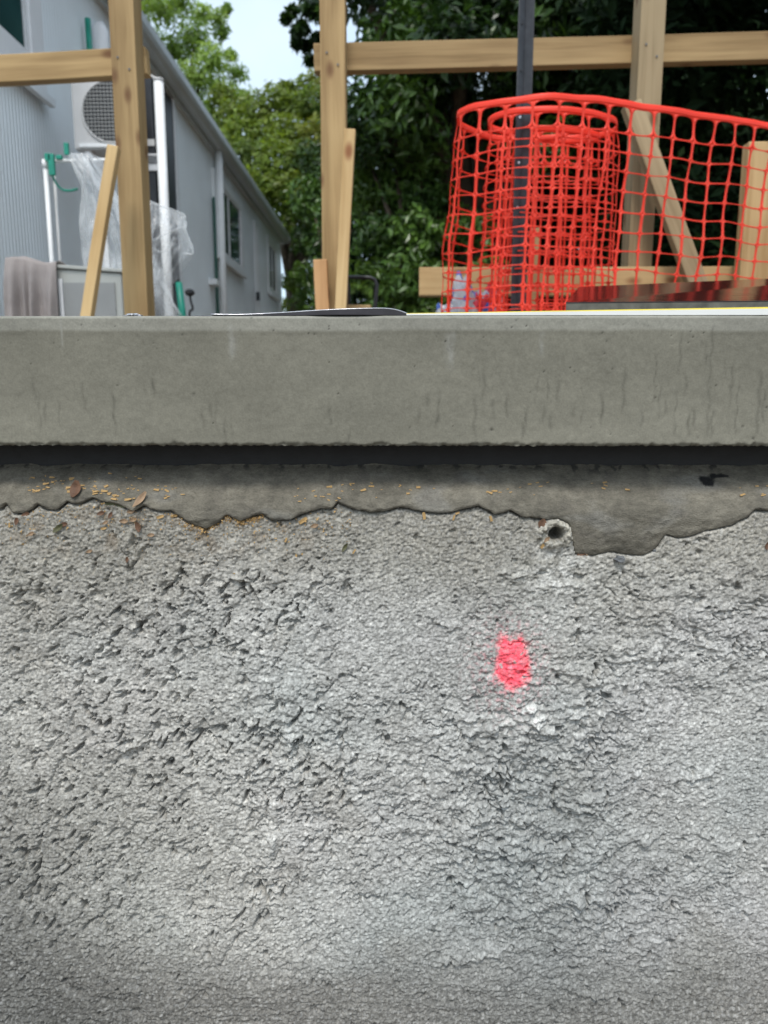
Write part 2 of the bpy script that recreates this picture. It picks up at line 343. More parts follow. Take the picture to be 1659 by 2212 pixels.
for (u, v0, v1) in SK:
    a = at(u, v0, SY); b = at(u, v1, SY); wd = random.uniform(0.0007, 0.0017)
    ctr = a.x+0.0008*np.sin((T+a.z)*300+u); env = ss(-a.z-0.004, -a.z+0.008, T)*ss(-b.z+0.002, -b.z-0.006, T)
    streak = np.maximum(streak, np.exp(-((X-ctr)/wd)**2)*env*random.uniform(0.55, 1.0))
for k in range(70):                                              # the same weather marks carry on outside the picture
    x0 = random.choice([-1, 1])*random.uniform(0.36, 0.9); z0 = random.uniform(0.03, 0.08); ln = random.uniform(0.01, 0.04)
    streak = np.maximum(streak, np.exp(-((X-x0)/0.0015)**2)*ss(z0-0.004, z0+0.006, T)*ss(z0+ln, z0+ln-0.006, T)*0.8)
cl *= (1-0.42*streak*(0.75+0.5*fbm(X*200, T*120, 2, 50)))[..., None]
for (u, v0, v1, wd) in [(131,690,755,1.6),(378,684,700,2.5),(975,718,800,9),(500,700,780,6),(1172,715,770,4)]:       # pale runs of cement milk
    a = at(u, v0, SY); b = at(u, v1, SY)
    e = np.exp(-((X-a.x)/(wd*0.0005))**2)*ss(-a.z-0.003, -a.z+0.004, T)*ss(-b.z+0.004, -b.z-0.008, T)*np.clip(0.6+fbm(X*150, T*60, 3, 51)*1.5, 0, 1)
    cl = cl*(1-0.5*e[..., None])+np.array([0.30, 0.30, 0.275])*0.5*e[..., None]
cl *= (1-0.75*pores)[..., None]
cl *= (1-0.5*nearb*(0.6+0.8*fbm(X*90, T*90, 3, 52)))[..., None]
Vf = np.stack([X, SY+yoff, -T+zoff], -1).reshape(-1, 3)
slab = empty('concrete_slab', (0, 1.8, zb), 'smooth grey concrete slab edge with dark drip streaks above the recess', 'slab')
link('edge_face', npmesh('edge_face', Vf, gridF(*X.shape)[:, ::-1], True, cl.reshape(-1, 3)), M['slab'], slab)
ys = [SY+0.003, 0.9, 2, 3.05]; Vt = [(x, y, 0.0) for y in ys for x in (-4, 0, 4)]+[(x, y, zb+0.001) for y in ys for x in (-4, 0, 4)]
mt = np.concatenate([gridF(4, 3)[:, ::-1], gridF(4, 3)+12]); Vt = np.array(Vt, float)
link('slab_body', npmesh('slab_body', np.array(Vt), np.concatenate([mt, [[9, 10, 22, 21], [10, 11, 23, 22], [0, 9, 21, 12], [2, 14, 23, 11]]]), False, np.tile([0.17, 0.168, 0.15], (24, 1))), M['slab'], slab)

# ------------------------------------------------------------------ foundation wall: rough face, mortar strip, black recess strip
def uv_on(X_, Z_, Yv):           # picture position of world points (arrays)
    c, s = math.cos(YAW), math.sin(YAW); dx = c*X_+s*Yv; dy = -s*X_+c*Yv; dz = Z_-CAMZ
    fwd = dy*math.cos(PITCH)-dz*math.sin(PITCH); up = dy*math.sin(PITCH)+dz*math.cos(PITCH)
    return 829.5+FPX*dx/fwd, 1106-FPX*up/fwd
EDGE = [(-900,1100),(-400,1110),(-60,1096),(0,1099),(15,1089),(30,1109),(55,1109),(83,1089),(100,1099),(123,1101),(145,1084),(170,1091),(200,1074),(221,1081),(261,1091),(288,1104),(311,1091),(346,1104),(371,1101),(401,1126),(446,1141),(474,1126),(489,1111),(521,1124),(567,1109),(592,1124),(627,1121),(662,1106),(694,1099),(717,1099),(730,1084),(752,1096),(802,1106),(832,1103),(865,1095),(898,1101),(948,1109),(998,1101),(1033,1091),(1068,1111),(1101,1102),(1128,1114),(1168,1121),(1186,1122),(1203,1118),(1229,1131),(1236,1166),(1241,1194),(1279,1198),(1319,1191),(1354,1196),(1389,1199),(1414,1186),(1437,1154),(1464,1161),(1499,1154),(1529,1144),(1580,1134),(1615,1114),(1630,1099),(1659,1103),(1800,1100),(2100,1112),(2600,1098)]
YW = 0.664                        # rough face plane at its top; it leans out a little towards the foot
def basey(z): return YW-0.055*np.clip((-0.15-z)/0.6, 0, 1.2)
ex = np.array([at(u, v, YW-0.003).x for u, v in EDGE]); ez = np.array([at(u, v, YW-0.003).z for u, v in EDGE])
def edgez(x): return np.interp(x, ex, ez)+0.0016*fbm(np.asarray(x)*75, np.asarray(x)*0+5.5, 4, 60, 0.55)
wx = axis(0.55, 0.00098, 4.0); 
wz = np.concatenate([np.arange(-0.118, -0.725, -0.00092), np.linspace(-0.727, LOWZ-0.03, 24)])
X, Z = np.meshgrid(wx, wz)
U, Vv = uv_on(X, Z, basey(Z))
wxp = X+0.006*fbm(X*38, Z*38, 3, 61); wzp = Z+0.006*fbm(X*38+50, Z*38, 3, 62)
def rot(x, z, a): return x*math.cos(a)-z*math.sin(a), x*math.sin(a)+z*math.cos(a)
left = ss(980, 640, U+90*fbm(X*9, Z*9, 2, 63))
right = 1-left
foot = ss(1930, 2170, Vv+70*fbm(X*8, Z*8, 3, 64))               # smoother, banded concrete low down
calm_top = ss(1330, 1180, Vv+50*fbm(X*10, Z*10, 2, 65))
h = 0.0045*fbm(X*4.5, Z*4.5, 3, 66)+0.0016*fbm(wxp*22, wzp*22, 3, 67)
def bil(f, g, sd): return np.abs(fbm(wxp*f, wzp*g, 2, sd))
pn = fbm(X*6.5, Z*6.5, 4, 70)
rp = np.exp(-(((U-1200)/330)**2+((Vv-1830)/330)**2)**1.5)+0.8*np.exp(-(((U-1420)/300)**2+((Vv-1400)/170)**2))+0.7*np.exp(-(((U-620)/170)**2+((Vv-1560)/240)**2))
lp = np.exp(-(((U-180)/330)**2+((Vv-1420)/230)**2))+0.8*np.exp(-(((U-600)/230)**2+((Vv-1480)/260)**2))+0.75*np.exp(-(((U-330)/420)**2+((Vv-1850)/260)**2))
outside = ss(1750, 1950, U)+ss(-100, -300, U)
clumpy = np.clip((rp+0.6*outside)*(0.75+1.5*pn), 0, 1)*(1-0.5*foot); pitty = np.clip((lp+0.25*rp+0.5*outside)*(0.8+1.6*fbm(X*11, Z*11, 3, 77)), 0, 1)*(1-0.4*foot)*(1-0.5*calm_top)
cm = clumpy
# torn pits with sharp lips, drawn out along the trowel strokes
a1, b1_ = rot(wxp, wzp, R(-52)); n1 = fbm(a1*60, b1_*135, 4, 68, 0.55)
h -= pitty*0.0105*ss(0.24, 0.34, n1)
n4 = fbm(a1*26+8, b1_*44, 4, 167, 0.55); h -= pitty*0.0034*ss(0.16, 0.24, n4)
# crumbly clumps with undercut lower lips
n2 = fbm(wxp*30, wzp*52, 4, 69, 0.55)
h += clumpy*0.0050*ss(0.02, 0.14, n2)*(0.55+n2)
h += clumpy*0.0058*np.minimum(bil(60, 84, 171), 0.5)
h += (0.06+0.94*clumpy)*0.0036*np.minimum(bil(110, 145, 172), 0.5)
n3 = fbm(wxp*150, wzp*200, 3, 71, 0.6)
h += (0.12+0.88*clumpy)*0.0021*np.minimum(bil(230, 265, 173), 0.45)
def grain(sd):                                                    # sand-sized random grain, about two grid steps across
    g_ = np.random.default_rng(sd).normal(size=X.shape); g_ = g_+0.5*(np.roll(g_, 1, 0)+np.roll(g_, 1, 1)+np.roll(g_, -1, 0)+np.roll(g_, -1, 1)); return g_/1.41
gr1 = grain(501); h += 0.0010*fbm(X*395, Z*415, 2, 73)+0.00040*gr1
h -= 0.0055*(0.12+0.6*clumpy+0.5*pitty)*ss(0.27, 0.36, fbm(wxp*95, wzp*125, 3, 174))
h -= 0.010*ss(0.40, 0.47, fbm(wxp*62+4, wzp*72, 3, 175))*(0.25+clumpy+pitty)
crk = np.abs(fbm(wxp*17, wzp*24, 4, 176, 0.6)); h -= 0.006*ss(0.028, 0.006, crk)*ss(0.12, 0.3, fbm(X*14+2, Z*14, 3, 177))*(0.2+clumpy+0.7*pitty)
h += foot*0.0009*fbm(X*16, Z*230, 3, 74)
def ridge(u0, v0, u1, v1, wd, amp):                              # a torn lip running between two picture points
    a = at(u0, v0, YW); b = at(u1, v1, YW); d = Vector((b.x-a.x, b.z-a.z)); L_ = d.length; d /= L_
    s = ((wxp-a.x)*d.x+(wzp-a.z)*d.y)/L_; q = -(wxp-a.x)*d.y+(wzp-a.z)*d.x+0.009*fbm(X*60, Z*60, 4, int(u0+v0), 0.6)
    return 0.8*amp*np.clip(0.45+1.4*fbm(X*45, Z*45, 3, int(u0)), 0, 1)*np.exp(-(np.maximum(0, np.abs(s-0.5)-0.4)/0.2)**2)*np.where(q > 0, np.exp(-(q/wd)**2), np.exp(-(q/(0.25*wd))**2))
for (u0, v0, u1, v1, wd, am) in [(270,1595,380,1570,.006,.007),(480,1258,615,1245,.005,.005),(60,1280,110,1285,.006,-.007),(200,1290,235,1275,.006,-.006),(640,1590,700,1505,.006,.005),(1010,1565,1090,1545,.005,.006),(1110,1535,1190,1560,.006,.007),(1185,1430,1250,1450,.005,.005),
      (1240,1500,1330,1480,.005,.004),(1050,1255,1180,1215,.004,.004),(1090,1280,1260,1262,.004,.003),(1300,1790,1400,1770,.008,.008),(1180,1880,1300,1900,.008,.007),(1420,1660,1540,1640,.007,.006),(1270,1690,1380,1640,.006,.006),(950,2010,1060,1995,.007,.008),(1190,2060,1280,2075,.006,.006),(1500,1380,1590,1420,.005,.005),
      (150,1740,250,1705,.006,-.006),(25,1690,60,1650,.005,-.006),(580,1820,605,1770,.006,.008),(180,2060,340,2120,.006,-.006),(260,2080,340,2060,.006,.005),(1480,1760,1560,1800,.006,.006),(930,1330,1010,1365,.005,.005),(1100,1240,1140,1230,.004,.004)]:
    h += ridge(u0, v0, u1, v1, wd, am)
for k in range(60):                                              # scattered small holes
    px, pz = rng.uniform(-0.44, 0.44), rng.uniform(-0.66, -0.18); pr = rng.uniform(0.0012, 0.003)
    h -= 0.004*np.exp(-(((wxp-px)**2+((wzp-pz)*rng.uniform(.7, 1.5))**2)/pr**2))
ed = Z-edgez(X)                                                   # height above the ragged mortar edge
h -= 0.0065*np.exp(-(ed/0.0016)**2)                               # dark joint under the mortar lip
h -= ss(0.001, 0.006, ed)*0.012+ss(0.005, 0.012, ed)*0.06
hp = at(1198, 1151, YW)                                           # the drilled hole with its mortar collar
hr = np.sqrt((X-hp.x)**2+((Z-hp.z)*1.25)**2)+0.0008*fbm(X*160, Z*160, 2, 77)
h += 0.0075*np.exp(-((hr-0.0115-0.004*fbm(X*40, Z*40, 2, 79))/0.0055)**2)*(0.8+0.9*fbm(X*110, Z*110, 3, 78))
h -= 0.030*ss(0.0078, 0.0058, hr)
KW = 0.84; c = np.array([0.475, 0.468, 0.440])*np.ones(X.shape+(3,))
def tint(mask, colr):
    global c
    c = c*(1-mask[..., None])+np.array(colr)*mask[..., None]
t1 = fbm(X*6+3, Z*6, 4, 80); t2 = fbm(X*5-7, Z*5, 3, 81); t3 = fbm(X*26, Z*26, 4, 82)
tint(ss(0.0, 0.5, t1)*0.55, (0.405, 0.425, 0.405)); tint(ss(0.05, 0.5, -t1)*0.5, (0.46, 0.44, 0.43)); tint(ss(900, 250, U+260*t2)*0.55, (0.445, 0.425, 0.375)); tint(ss(0.1, 0.45, fbm(X*9-3, Z*9, 3, 183))*0.4, (0.36, 0.335, 0.29)); tint(ss(0.12, 0.45, fbm(X*8+13, Z*8, 3, 184))*0.2, (0.40, 0.425, 0.415))
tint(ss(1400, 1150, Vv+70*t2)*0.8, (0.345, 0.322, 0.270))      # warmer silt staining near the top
tint(ss(520, 20, U+230*t2)*ss(1450, 1850, Vv)*0.75, (0.275, 0.265, 0.235)); tint(np.exp(-((U+10)/150)**2-((Vv-2150)/330)**2)*0.6, (0.15, 0.15, 0.14))  # lower left: dark patches, with vignette-like shading put into the colour
tint(ss(1990, 2170, Vv+70*t2+50*t3)*0.9, (0.205, 0.194, 0.174)); tint(np.exp(-((U-20)/300)**2-((Vv-2230)/230)**2)*0.75, (0.13, 0.13, 0.12))  # foot and bottom corner darkened, vignette-like shading put into the colour
bl = np.exp(-(((U-1190)/300)**2+((Vv-1880)/330)**2)); tint(bl*np.clip(0.75+t2*1.2, 0, 1)*0.8, (0.285, 0.305, 0.298))
tint(np.exp(-(((U-560)/300)**2+((Vv-1330)/60)**2))*0.0, (0.3, 0.3, 0.3)); tint(np.clip(np.exp(-(((U-1560)/260)**2+((Vv-1400)/200)**2))+np.exp(-(((U-700)/300)**2+((Vv-1400)/130)**2)), 0, 1)*0.15, (0.60, 0.60, 0.565))
ef = np.exp(-(((U-1200)/70)**2+((Vv-1240)/75)**2))*np.clip(0.55+fbm(X*60, Z*90, 3, 83)*2.2, 0, 1); tint(ef*0.9, (0.74, 0.73, 0.68))
ef2 = (np.exp(-(((U-1130)/85)**2+((Vv-1548)/22)**2))+0.9*np.exp(-(((U-1215)/45)**2+((Vv-1440)/14)**2))+0.9*np.exp(-(((U-1155)/22)**2+((Vv-1535)/16)**2)))*np.clip(0.35+2.2*fbm(X*55, Z*110, 3, 191), 0, 1); h += 0.004*np.clip(ef2, 0, 1); tint(ef2*0.95, (0.74, 0.74, 0.70))
tint(np.exp(-((hr-0.0115)/0.0065)**2)*0.75, (0.50, 0.47, 0.39)); 
c *= (1+0.16*t3+0.12*fbm(X*85, Z*85, 3, 84))[..., None]
lo = ss(0.3, -0.5, n3); c *= (1-0.10*lo)[..., None]; c *= np.clip(1+0.16*grain(502)+0.07*gr1, 0.45, 1.6)[..., None]
tint(ss(0.18, 0.34, fbm(X*300, Z*300, 2, 85))*0.28, (0.60, 0.60, 0.58)); tint(ss(0.2, 0.36, fbm(X*260+9, Z*260, 2, 86))*0.3, (0.19, 0.19, 0.185))
brn = ss(560, 60, np.abs(U-330))*np.exp(-((Vv-1150)/45)**2)*ss(0.05, 0.4, fbm(X*45, Z*60, 3, 87)); tint(brn*0.55, (0.22, 0.16, 0.10))
pr2 = (np.abs((U-1107)/(34+4*ss(1380, 1440, Vv)))**3.2+np.abs((Vv-1428)/58)**3.6)**(1/3.2)
pk = ss(1.15, 0.72, pr2+0.4*fbm(X*95, Z*95, 4, 88, 0.65))*ss(-0.5, -0.25, fbm(X*120+3, Z*120, 3, 188))
tint(np.clip(pk*(0.95+0.6*fbm(X*170, Z*170, 3, 91)), 0, 0.97), (0.95, 0.10, 0.145))
halo = np.exp(-(((U-1098)/62)**2+((Vv-1435)/78)**2))*ss(0.02, 0.3, fbm(X*260, Z*260, 3, 92)); tint(halo*0.75, (0.85, 0.22, 0.27))
c *= np.where(pk > 0.4, 1.0, KW)[..., None]*(1+0.22*fbm(X*3.2+4, Z*3.2, 3, 180)+0.10*fbm(X*13, Z*13, 3, 181))[..., None]
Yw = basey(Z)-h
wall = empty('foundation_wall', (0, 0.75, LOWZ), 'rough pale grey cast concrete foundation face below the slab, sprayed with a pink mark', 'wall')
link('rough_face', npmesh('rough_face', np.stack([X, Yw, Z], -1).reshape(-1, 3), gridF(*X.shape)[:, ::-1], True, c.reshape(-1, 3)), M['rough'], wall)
def wall_y(x, z):
    j = int(np.clip(np.searchsorted(wx, x), 0, len(wx)-1)); i = int(np.clip(np.searchsorted(-wz, -z), 0, len(wz)-1)); return float(Yw[i, j])
# mortar strip: a haunch sloping out from under the slab, with a ragged feather edge
ztop = at(829, 1004, 0.703).z
mx_ = axis(0.55, 0.0012, 4.0); q = np.concatenate([np.linspace(0, 1, 62), [1.0, 1.0]])
X, Q = np.meshgrid(mx_, q); EZ = edgez(X)
ZB = EZ; Zm = ztop+(ZB-ztop)*Q+0.0028*fbm(X*32, X*0+8.8, 4, 98, 0.6)*(1-Q)**2
den = np.minimum(0.046, (ztop-EZ))
frac = np.clip((ztop-Zm)/den, 0, 1)
Ym0 = 0.703-(0.703-(YW-0.0048))*(1-(1-frac)**1.7)
rel = 0.0020*fbm(X*30, Zm*60, 4, 100)+0.0009*fbm(X*170, Zm*260, 3, 101)+0.0008*np.maximum(0, fbm(X*60, Zm*120, 3, 102)-0.2)
lip = ss(0.90, 1.0, Q)
Ym = Ym0-rel+0.0012*lip**3
Ym[-2] += 0.0035; Ym[-1] += 0.011; Zm[-2] -= 0.0; Zm[-1] += 0.001
U, Vv = uv_on(X, Zm, Ym)
c = np.array([0.150, 0.138, 0.110])*np.ones(X.shape+(3,))
tm = fbm(X*12, Zm*30, 4, 103)
c *= (1+0.5*tm+0.4*fbm(X*70, Zm*120, 3, 104))[..., None]
tint(ss(0.18, 0.45, fbm(X*14+5, Zm*30, 3, 105))*0.45, (0.215, 0.21, 0.19))
tint(ss(0.1, 0.5, fbm(X*35, Zm*60+4, 3, 106))*0.4, (0.11, 0.10, 0.085))
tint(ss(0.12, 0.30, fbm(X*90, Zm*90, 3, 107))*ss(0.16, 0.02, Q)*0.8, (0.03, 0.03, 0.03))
bit = np.exp(-(((U-1527)/17)**2+((Vv-1040)/13)**2))+0.7*np.exp(-(((U-1556)/26)**2+((Vv-1028)/6)**2)); tint(ss(0.35, 0.6, bit+0.5*fbm(X*120, Zm*120, 3, 108)), (0.015, 0.015, 0.015))
ms = link('mortar_strip', npmesh('mortar_strip', np.stack([X, Ym, Zm], -1).reshape(-1, 3), gridF(*X.shape)[:, ::-1], True, c.reshape(-1, 3)), M['mortar'], wall)
ms['label'] = 'smooth dark grey mortar haunch with a ragged lower edge'
MX, MY, MZ, MEZ = mx_, Ym, Zm, EZ[0]
def mortar_pt(u, v):             # the point of the mortar strip seen at u, v
    best = None
    Ua, Va = uv_on(MX_c, MZ_c, MY_c); k = np.argmin((Ua-u)**2+(Va-v)**2); return Vector((MX_c[k], MY_c[k], MZ_c[k]))
MX_c = X[:-2:2, ::2].ravel(); MY_c = Ym[:-2:2, ::2].ravel(); MZ_c = Zm[:-2:2, ::2].ravel()
def wall_pt(u, v):
    p = at(u, v, YW)
    for _ in range(4): p = at(u, v, wall_y(p.x, p.z))
    return p
rs = MB(); rs.span((-4, 0.704, ztop-0.01), (4, 0.72, zb+0.004)); rs.build('black_membrane', M['membrane'], wall)
bk = MB(); bk.span((-4, 0.722, LOWZ-0.05), (4, 0.84, zb)); bk.build('wall_core', M['stone'], wall)

# ------------------------------------------------------------------ litter on the foundation: shavings, leaf scraps, pebbles
def flake_mesh(name, ln, wd, curl, twist, mat, n=5, seed=0, pointed=False):
    r = random.Random(seed); V = []; F = []
    for i in range(n):
        t = i/(n-1); a = curl*(t-0.5)
        x = ln*(t-0.5); z = wd*0.12+ln*0.5*(1-math.cos(a))*(1 if curl > 0 else 1)
        w_ = wd*(math.sin(math.pi*min(max(t, 0.04), 0.96))**0.6 if pointed else r.uniform(0.75, 1.1))
        s, c_ = math.sin(twist*(t-0.5)), math.cos(twist*(t-0.5))
        V += [(x, -w_/2*c_, z-w_/2*s+abs(w_)*0.1), (x+r.uniform(-.1, .1)*wd, 0, z), (x, w_/2*c_, z+w_/2*s+abs(w_)*0.12)]
    for i in range(n-1):
        for k in (0, 1): F.append((i*3+k, i*3+k+1, i*3+k+4, i*3+k+3))
    me = bpy.data.meshes.new(name); me.from_pydata(V, [], F); bm = bmesh.new(); bm.from_mesh(me)
    bmesh.ops.solidify(bm, geom=list(bm.faces), thickness=wd*0.06); bm.to_mesh(me); bm.free(); me.materials.append(mat); return me
def place(name, me, p, nrm, ang, scale=1.0, label=None, cat=None, group=None):
    o = bpy.data.objects.new(name, me); COL.objects.link(o); nrm = Vector(nrm).normalized()
    t = Vector((1, 0, 0)); t = (t-nrm*t.dot(nrm)).normalized(); b = nrm.cross(t)
    t2 = t*math.cos(ang)+b*math.sin(ang); b2 = nrm.cross(t2)
    o.matrix_world = Matrix.Translation(p) @ Matrix((t2, b2, nrm)).transposed().to_4x4() @ Matrix.Scale(scale, 4)
    return tag(o, label, cat, group)
shv = [flake_mesh('wood_shaving', random.uniform(.0035, .0065), random.uniform(.0016, .0030), random.uniform(.1, .7), random.uniform(-.6, .6), M['shaving'], 4, s) for s in range(6)]
NM = Vector((0, -0.62, 0.78)); NW = Vector((0, -1, 0.06))
spots = []
for (u0, u1, v0, v1, n_) in [(60,210,1030,1065,36),(200,300,1048,1080,26),(330,400,1048,1078,12),(630,830,1040,1085,26),(840,950,1046,1072,6),(1000,1190,1040,1072,12),(1255,1360,1040,1060,5),(1600,1659,1050,1072,6),(230,330,1020,1036,4)]:
    for k in range(n_): spots.append((random.uniform(u0, u1), random.uniform(v0, v1)))
for (u, v) in spots:
    p = mortar_pt(u, v)
    place('wood_shaving', random.choice(shv), p+NM*0.0003, NM, random.gauss(0, 0.35), random.choice([.3, .36, .42, .5, .6, .75, .95]), 'pale yellow wood shaving lying on the dark mortar strip under the slab', 'shaving', 'wood shavings on the mortar strip')
for (u, v, a, s) in [(916,1108,1.7,1.5),(980,1112,1.3,1.2),(988,1102,.4,1.1),(1060,1114,1.9,1.4),(22,1128,1.5,1.1),(225,1135,.2,1.2),(347,1110,.3,1.5),(376,1108,.2,1.6),(655,1118,.6,1.9),(435,1136,-.4,1.2),(1173,1171,.9,1.6),(765,1185,1.0,1.1),(618,1160,1.2,1.0),(640,1195,1.4,1.0)]:
    p = wall_pt(u, v+6)
    place('wood_shaving', random.choice(shv), p+NW*0.001, NW, a, s*0.68, 'pale wood shaving caught in the ragged lip between mortar and rough concrete', 'shaving', 'wood shavings caught below the mortar lip')
lf = [flake_mesh('leaf_scrap', .010, .0055, 1.3, .5, M['deadleaf'], 6, 31, True), flake_mesh('leaf_scrap', .009, .005, 2.0, -.7, M['deadleaf_tan'], 6, 32, True), flake_mesh('leaf_scrap', .012, .005, 1.6, .8, M['olive'], 6, 33, True)]
place('curled_leaf', flake_mesh('curled_leaf', .0165, .0098, 1.7, .25, M['deadleaf'], 8, 40, True), mortar_pt(164, 1058)+NM*0.001, Vector((0, -.9, .43)), 1.45, 1.0, 'dark brown curled dead leaf lying on the mortar strip', 'leaf')
place('tan_leaf', flake_mesh('tan_leaf', .018, .006, 1.2, .9, M['deadleaf_tan'], 8, 41, True), mortar_pt(305, 1082)+NM*0.0015, Vector((0, -.9, .43)), 0.95, 1.0, 'tan dead leaf standing upright across the ragged mortar edge', 'leaf')
place('brown_leaf', flake_mesh('brown_leaf', .0095, .008, .8, .3, M['deadleaf'], 7, 42, True), wall_pt(1170, 1131)+NW*0.002, NW, 1.3, 1.0, 'reddish brown leaf scrap wedged left of the drilled hole', 'leaf')
for (u, v, a, s, k) in [(243,1086,.1,1.2,2),(262,1090,-.4,1.1,2),(300,1138,-1.3,1.2,0),(128,1140,.7,1.2,2),(140,1132,.2,.9,0),(220,1108,.3,.9,0),(240,1112,1.0,.8,0),(270,1125,0,1.1,1),(290,1122,.2,1.0,1),(58,1110,.3,.9,0),(38,1125,1.4,.9,0),(285,1104,.2,1.0,1),(1500,1156,.1,1.1,0),(1180,1165,.8,.9,1),(1254,1196,.2,.9,0),(1268,1194,1.1,.7,1),(328,1155,.1,.9,1),(276,1208,1.5,.7,0),(680,1135,.3,1.0,1),(745,1182,1.0,.9,2),(70,1152,.4,.9,1),(1655,1178,1.4,.9,0),(230,1128,.5,.8,1),(195,1190,.3,.8,1)]:
    p = wall_pt(u, v); s *= 0.8; lab = ['dark brown', 'tan', 'olive'][k]
    place('leaf_scrap', lf[k], p+NW*0.0012, NW, a, s, lab+' dead leaf scrap clinging to the rough concrete under the mortar edge', 'leaf', lab+' leaf scraps below the mortar edge')
V = []; F = []                                                    # uncountable crumbs in the joint
for k in range(1100):
    if k < 500: u = random.choice([random.gauss(415, 22), random.gauss(500, 30), random.gauss(545, 18), random.uniform(370, 570)]); v = float(np.interp(u, [e[0] for e in EDGE], [e[1] for e in EDGE]))+abs(random.gauss(0, 7))+1
    else: u = random.uniform(0, 760); v = float(np.interp(u, [e[0] for e in EDGE], [e[1] for e in EDGE]))+abs(random.gauss(0, 38))+3
    p = wall_pt(u, v)+NW*random.uniform(.0003, .0025); s = random.uniform(.0005, .0016); n0 = len(V)
    d = [Vector((random.gauss(0, 1), random.gauss(0, 1), random.gauss(0, 1))).normalized()*s for _ in range(3)]; V += [p+d[0], p+d[1], p+d[2], p-d[0]*.6+d[1]*.3]; F += [(n0, n0+1, n0+2), (n0+1, n0+3, n0+2)]
me = bpy.data.meshes.new('leaf_crumbs'); me.from_pydata([tuple(p) for p in V], [], F)
tag(link('leaf_crumbs', me, M['shaving']), 'golden leaf and sawdust crumbs packed along the ragged mortar joint', 'litter', kind='stuff')
def pebble(u, v, r, label, sy=0.7):
    bm = bmesh.new(); bmesh.ops.create_icosphere(bm, subdivisions=2, radius=r); p = wall_pt(u, v)
    for q_ in bm.verts: q_.co *= 1+0.22*math.sin(q_.co.x*900+q_.co.z*1300+u); q_.co.z *= sy; q_.co.y *= 0.8
    me = bpy.data.meshes.new('pebble'); bm.to_mesh(me); bm.free(); o = link('pebble', me, M['stone'], None, p+NW*r*0.4); tag(o, label, 'pebble')
pebble(1337, 1207, .0052, 'dark grey pebble stuck under the lowest bulge of the mortar strip')
pebble(1414, 1190, .0030, 'small blue grey pebble at the corner where the mortar edge climbs')

# ------------------------------------------------------------------ things lying along the slab edge
# dark plastic sheet with a silver folded rim, bulging up off the slab
pr_ = [(455,684.6),(520,682.5),(600,679),(700,674.5),(780,671.5),(825,670.3),(850,672),(870,677),(888,684.6)]
top = catmull([(u, v, 0) for u, v in pr_], 6); V = []; F = []; m_ = len(top)
yl = [SY+0.004, SY+0.02, SY+0.06, SY+0.11]
for y, k in zip(yl, (1, 1.0, 0.75, 0.0)):
    for p in top:
        q_ = at(p[0], p[1], SY+0.004); V.append((q_.x, y+0.004*math.sin(q_.x*40), max(0.0012, q_.z*k+0.0012)))
ds = empty('plastic_sheet', (at(680, 680, SY).x, SY+0.05, 0.001), 'dark plastic sheet with silver rim bulging up along the slab edge', 'sheet')
me = npmesh('sheet', V, gridF(4, m_), True); o = link('sheet', me, M['dpm'], ds); sm = o.modifiers.new('s', 'SOLIDIFY'); sm.thickness = 0.0006
fm = MB()
V = [Vector((a[0], a[1]-0.0006, 0.0008)) for a in [(v[0], v[1]) for v in [tuple(x) for x in me.vertices[0:0]]]]
front = [tuple(me.vertices[i].co) for i in range(m_)]
V = [(x, y-0.0004, 0.0006) for x, y, z in front]+[(x, y-0.0004, z) for x, y, z in front]
link('sheet_front', npmesh('sheet_front', V, gridF(2, m_), True), M['dpm'], ds)
fm.tube([(x, y, z+0.0003) for x, y, z in front], 0.0005, 6); fm.build('silver_rim', M['foil'], ds, True)
# crumpled foil scrap near the left post
bm = bmesh.new(); bmesh.ops.create_icosphere(bm, subdivisions=3, radius=1)
for q_ in bm.verts:
    f = 1+0.35*math.sin(q_.co.x*7+q_.co.y*5)*math.sin(q_.co.z*9+q_.co.x*3); q_.co = Vector((q_.co.x*0.0082*f, q_.co.y*0.008*f, max(-0.0002, q_.co.z*0.0028*f)))
me = bpy.data.meshes.new('foil_scrap'); bm.to_mesh(me); bm.free(); p = at(289, 684.5, SY+0.012)
tag(link('foil_scrap', me, M['foil'], None, (p.x, p.y, 0.0003)), 'small crumpled silver scrap on the slab edge in front of the timber post', 'scrap')
bm = bmesh.new(); bmesh.ops.create_icosphere(bm, subdivisions=2, radius=1)
# white board with yellow top edge
wb = empty('white_board', (at(1400, 680, SY).x, SY+0.06, 0), 'thin white board with yellow upper edge lying along the slab rim', 'board')
def wedge(z0a, z0b, z1a, z1b, y0, y1, xa, xb): 
    return MB().add([(xa, y0, z0a), (xb, y0, z0b), (xb, y1, z0b), (xa, y1, z0a), (xa, y0, z1a), (xb, y0, z1b), (xb, y1, z1b), (xa, y1, z1a)], [(0,1,2,3),(4,7,6,5),(0,4,5,1),(1,5,6,2),(2,6,7,3),(3,7,4,0)])
xa, xb = at(878, 683, SY).x, 0.55
wedge(0.0003, 0.0003, 0.0016, 0.0085, SY+0.002, SY+0.12, xa, xb).build('board', M['white_sheet'], wb)
wedge(0.0017, 0.0086, 0.0022, 0.0108, SY+0.004, SY+0.118, xa, xb).build('yellow_facing', M['yellow'], wb)
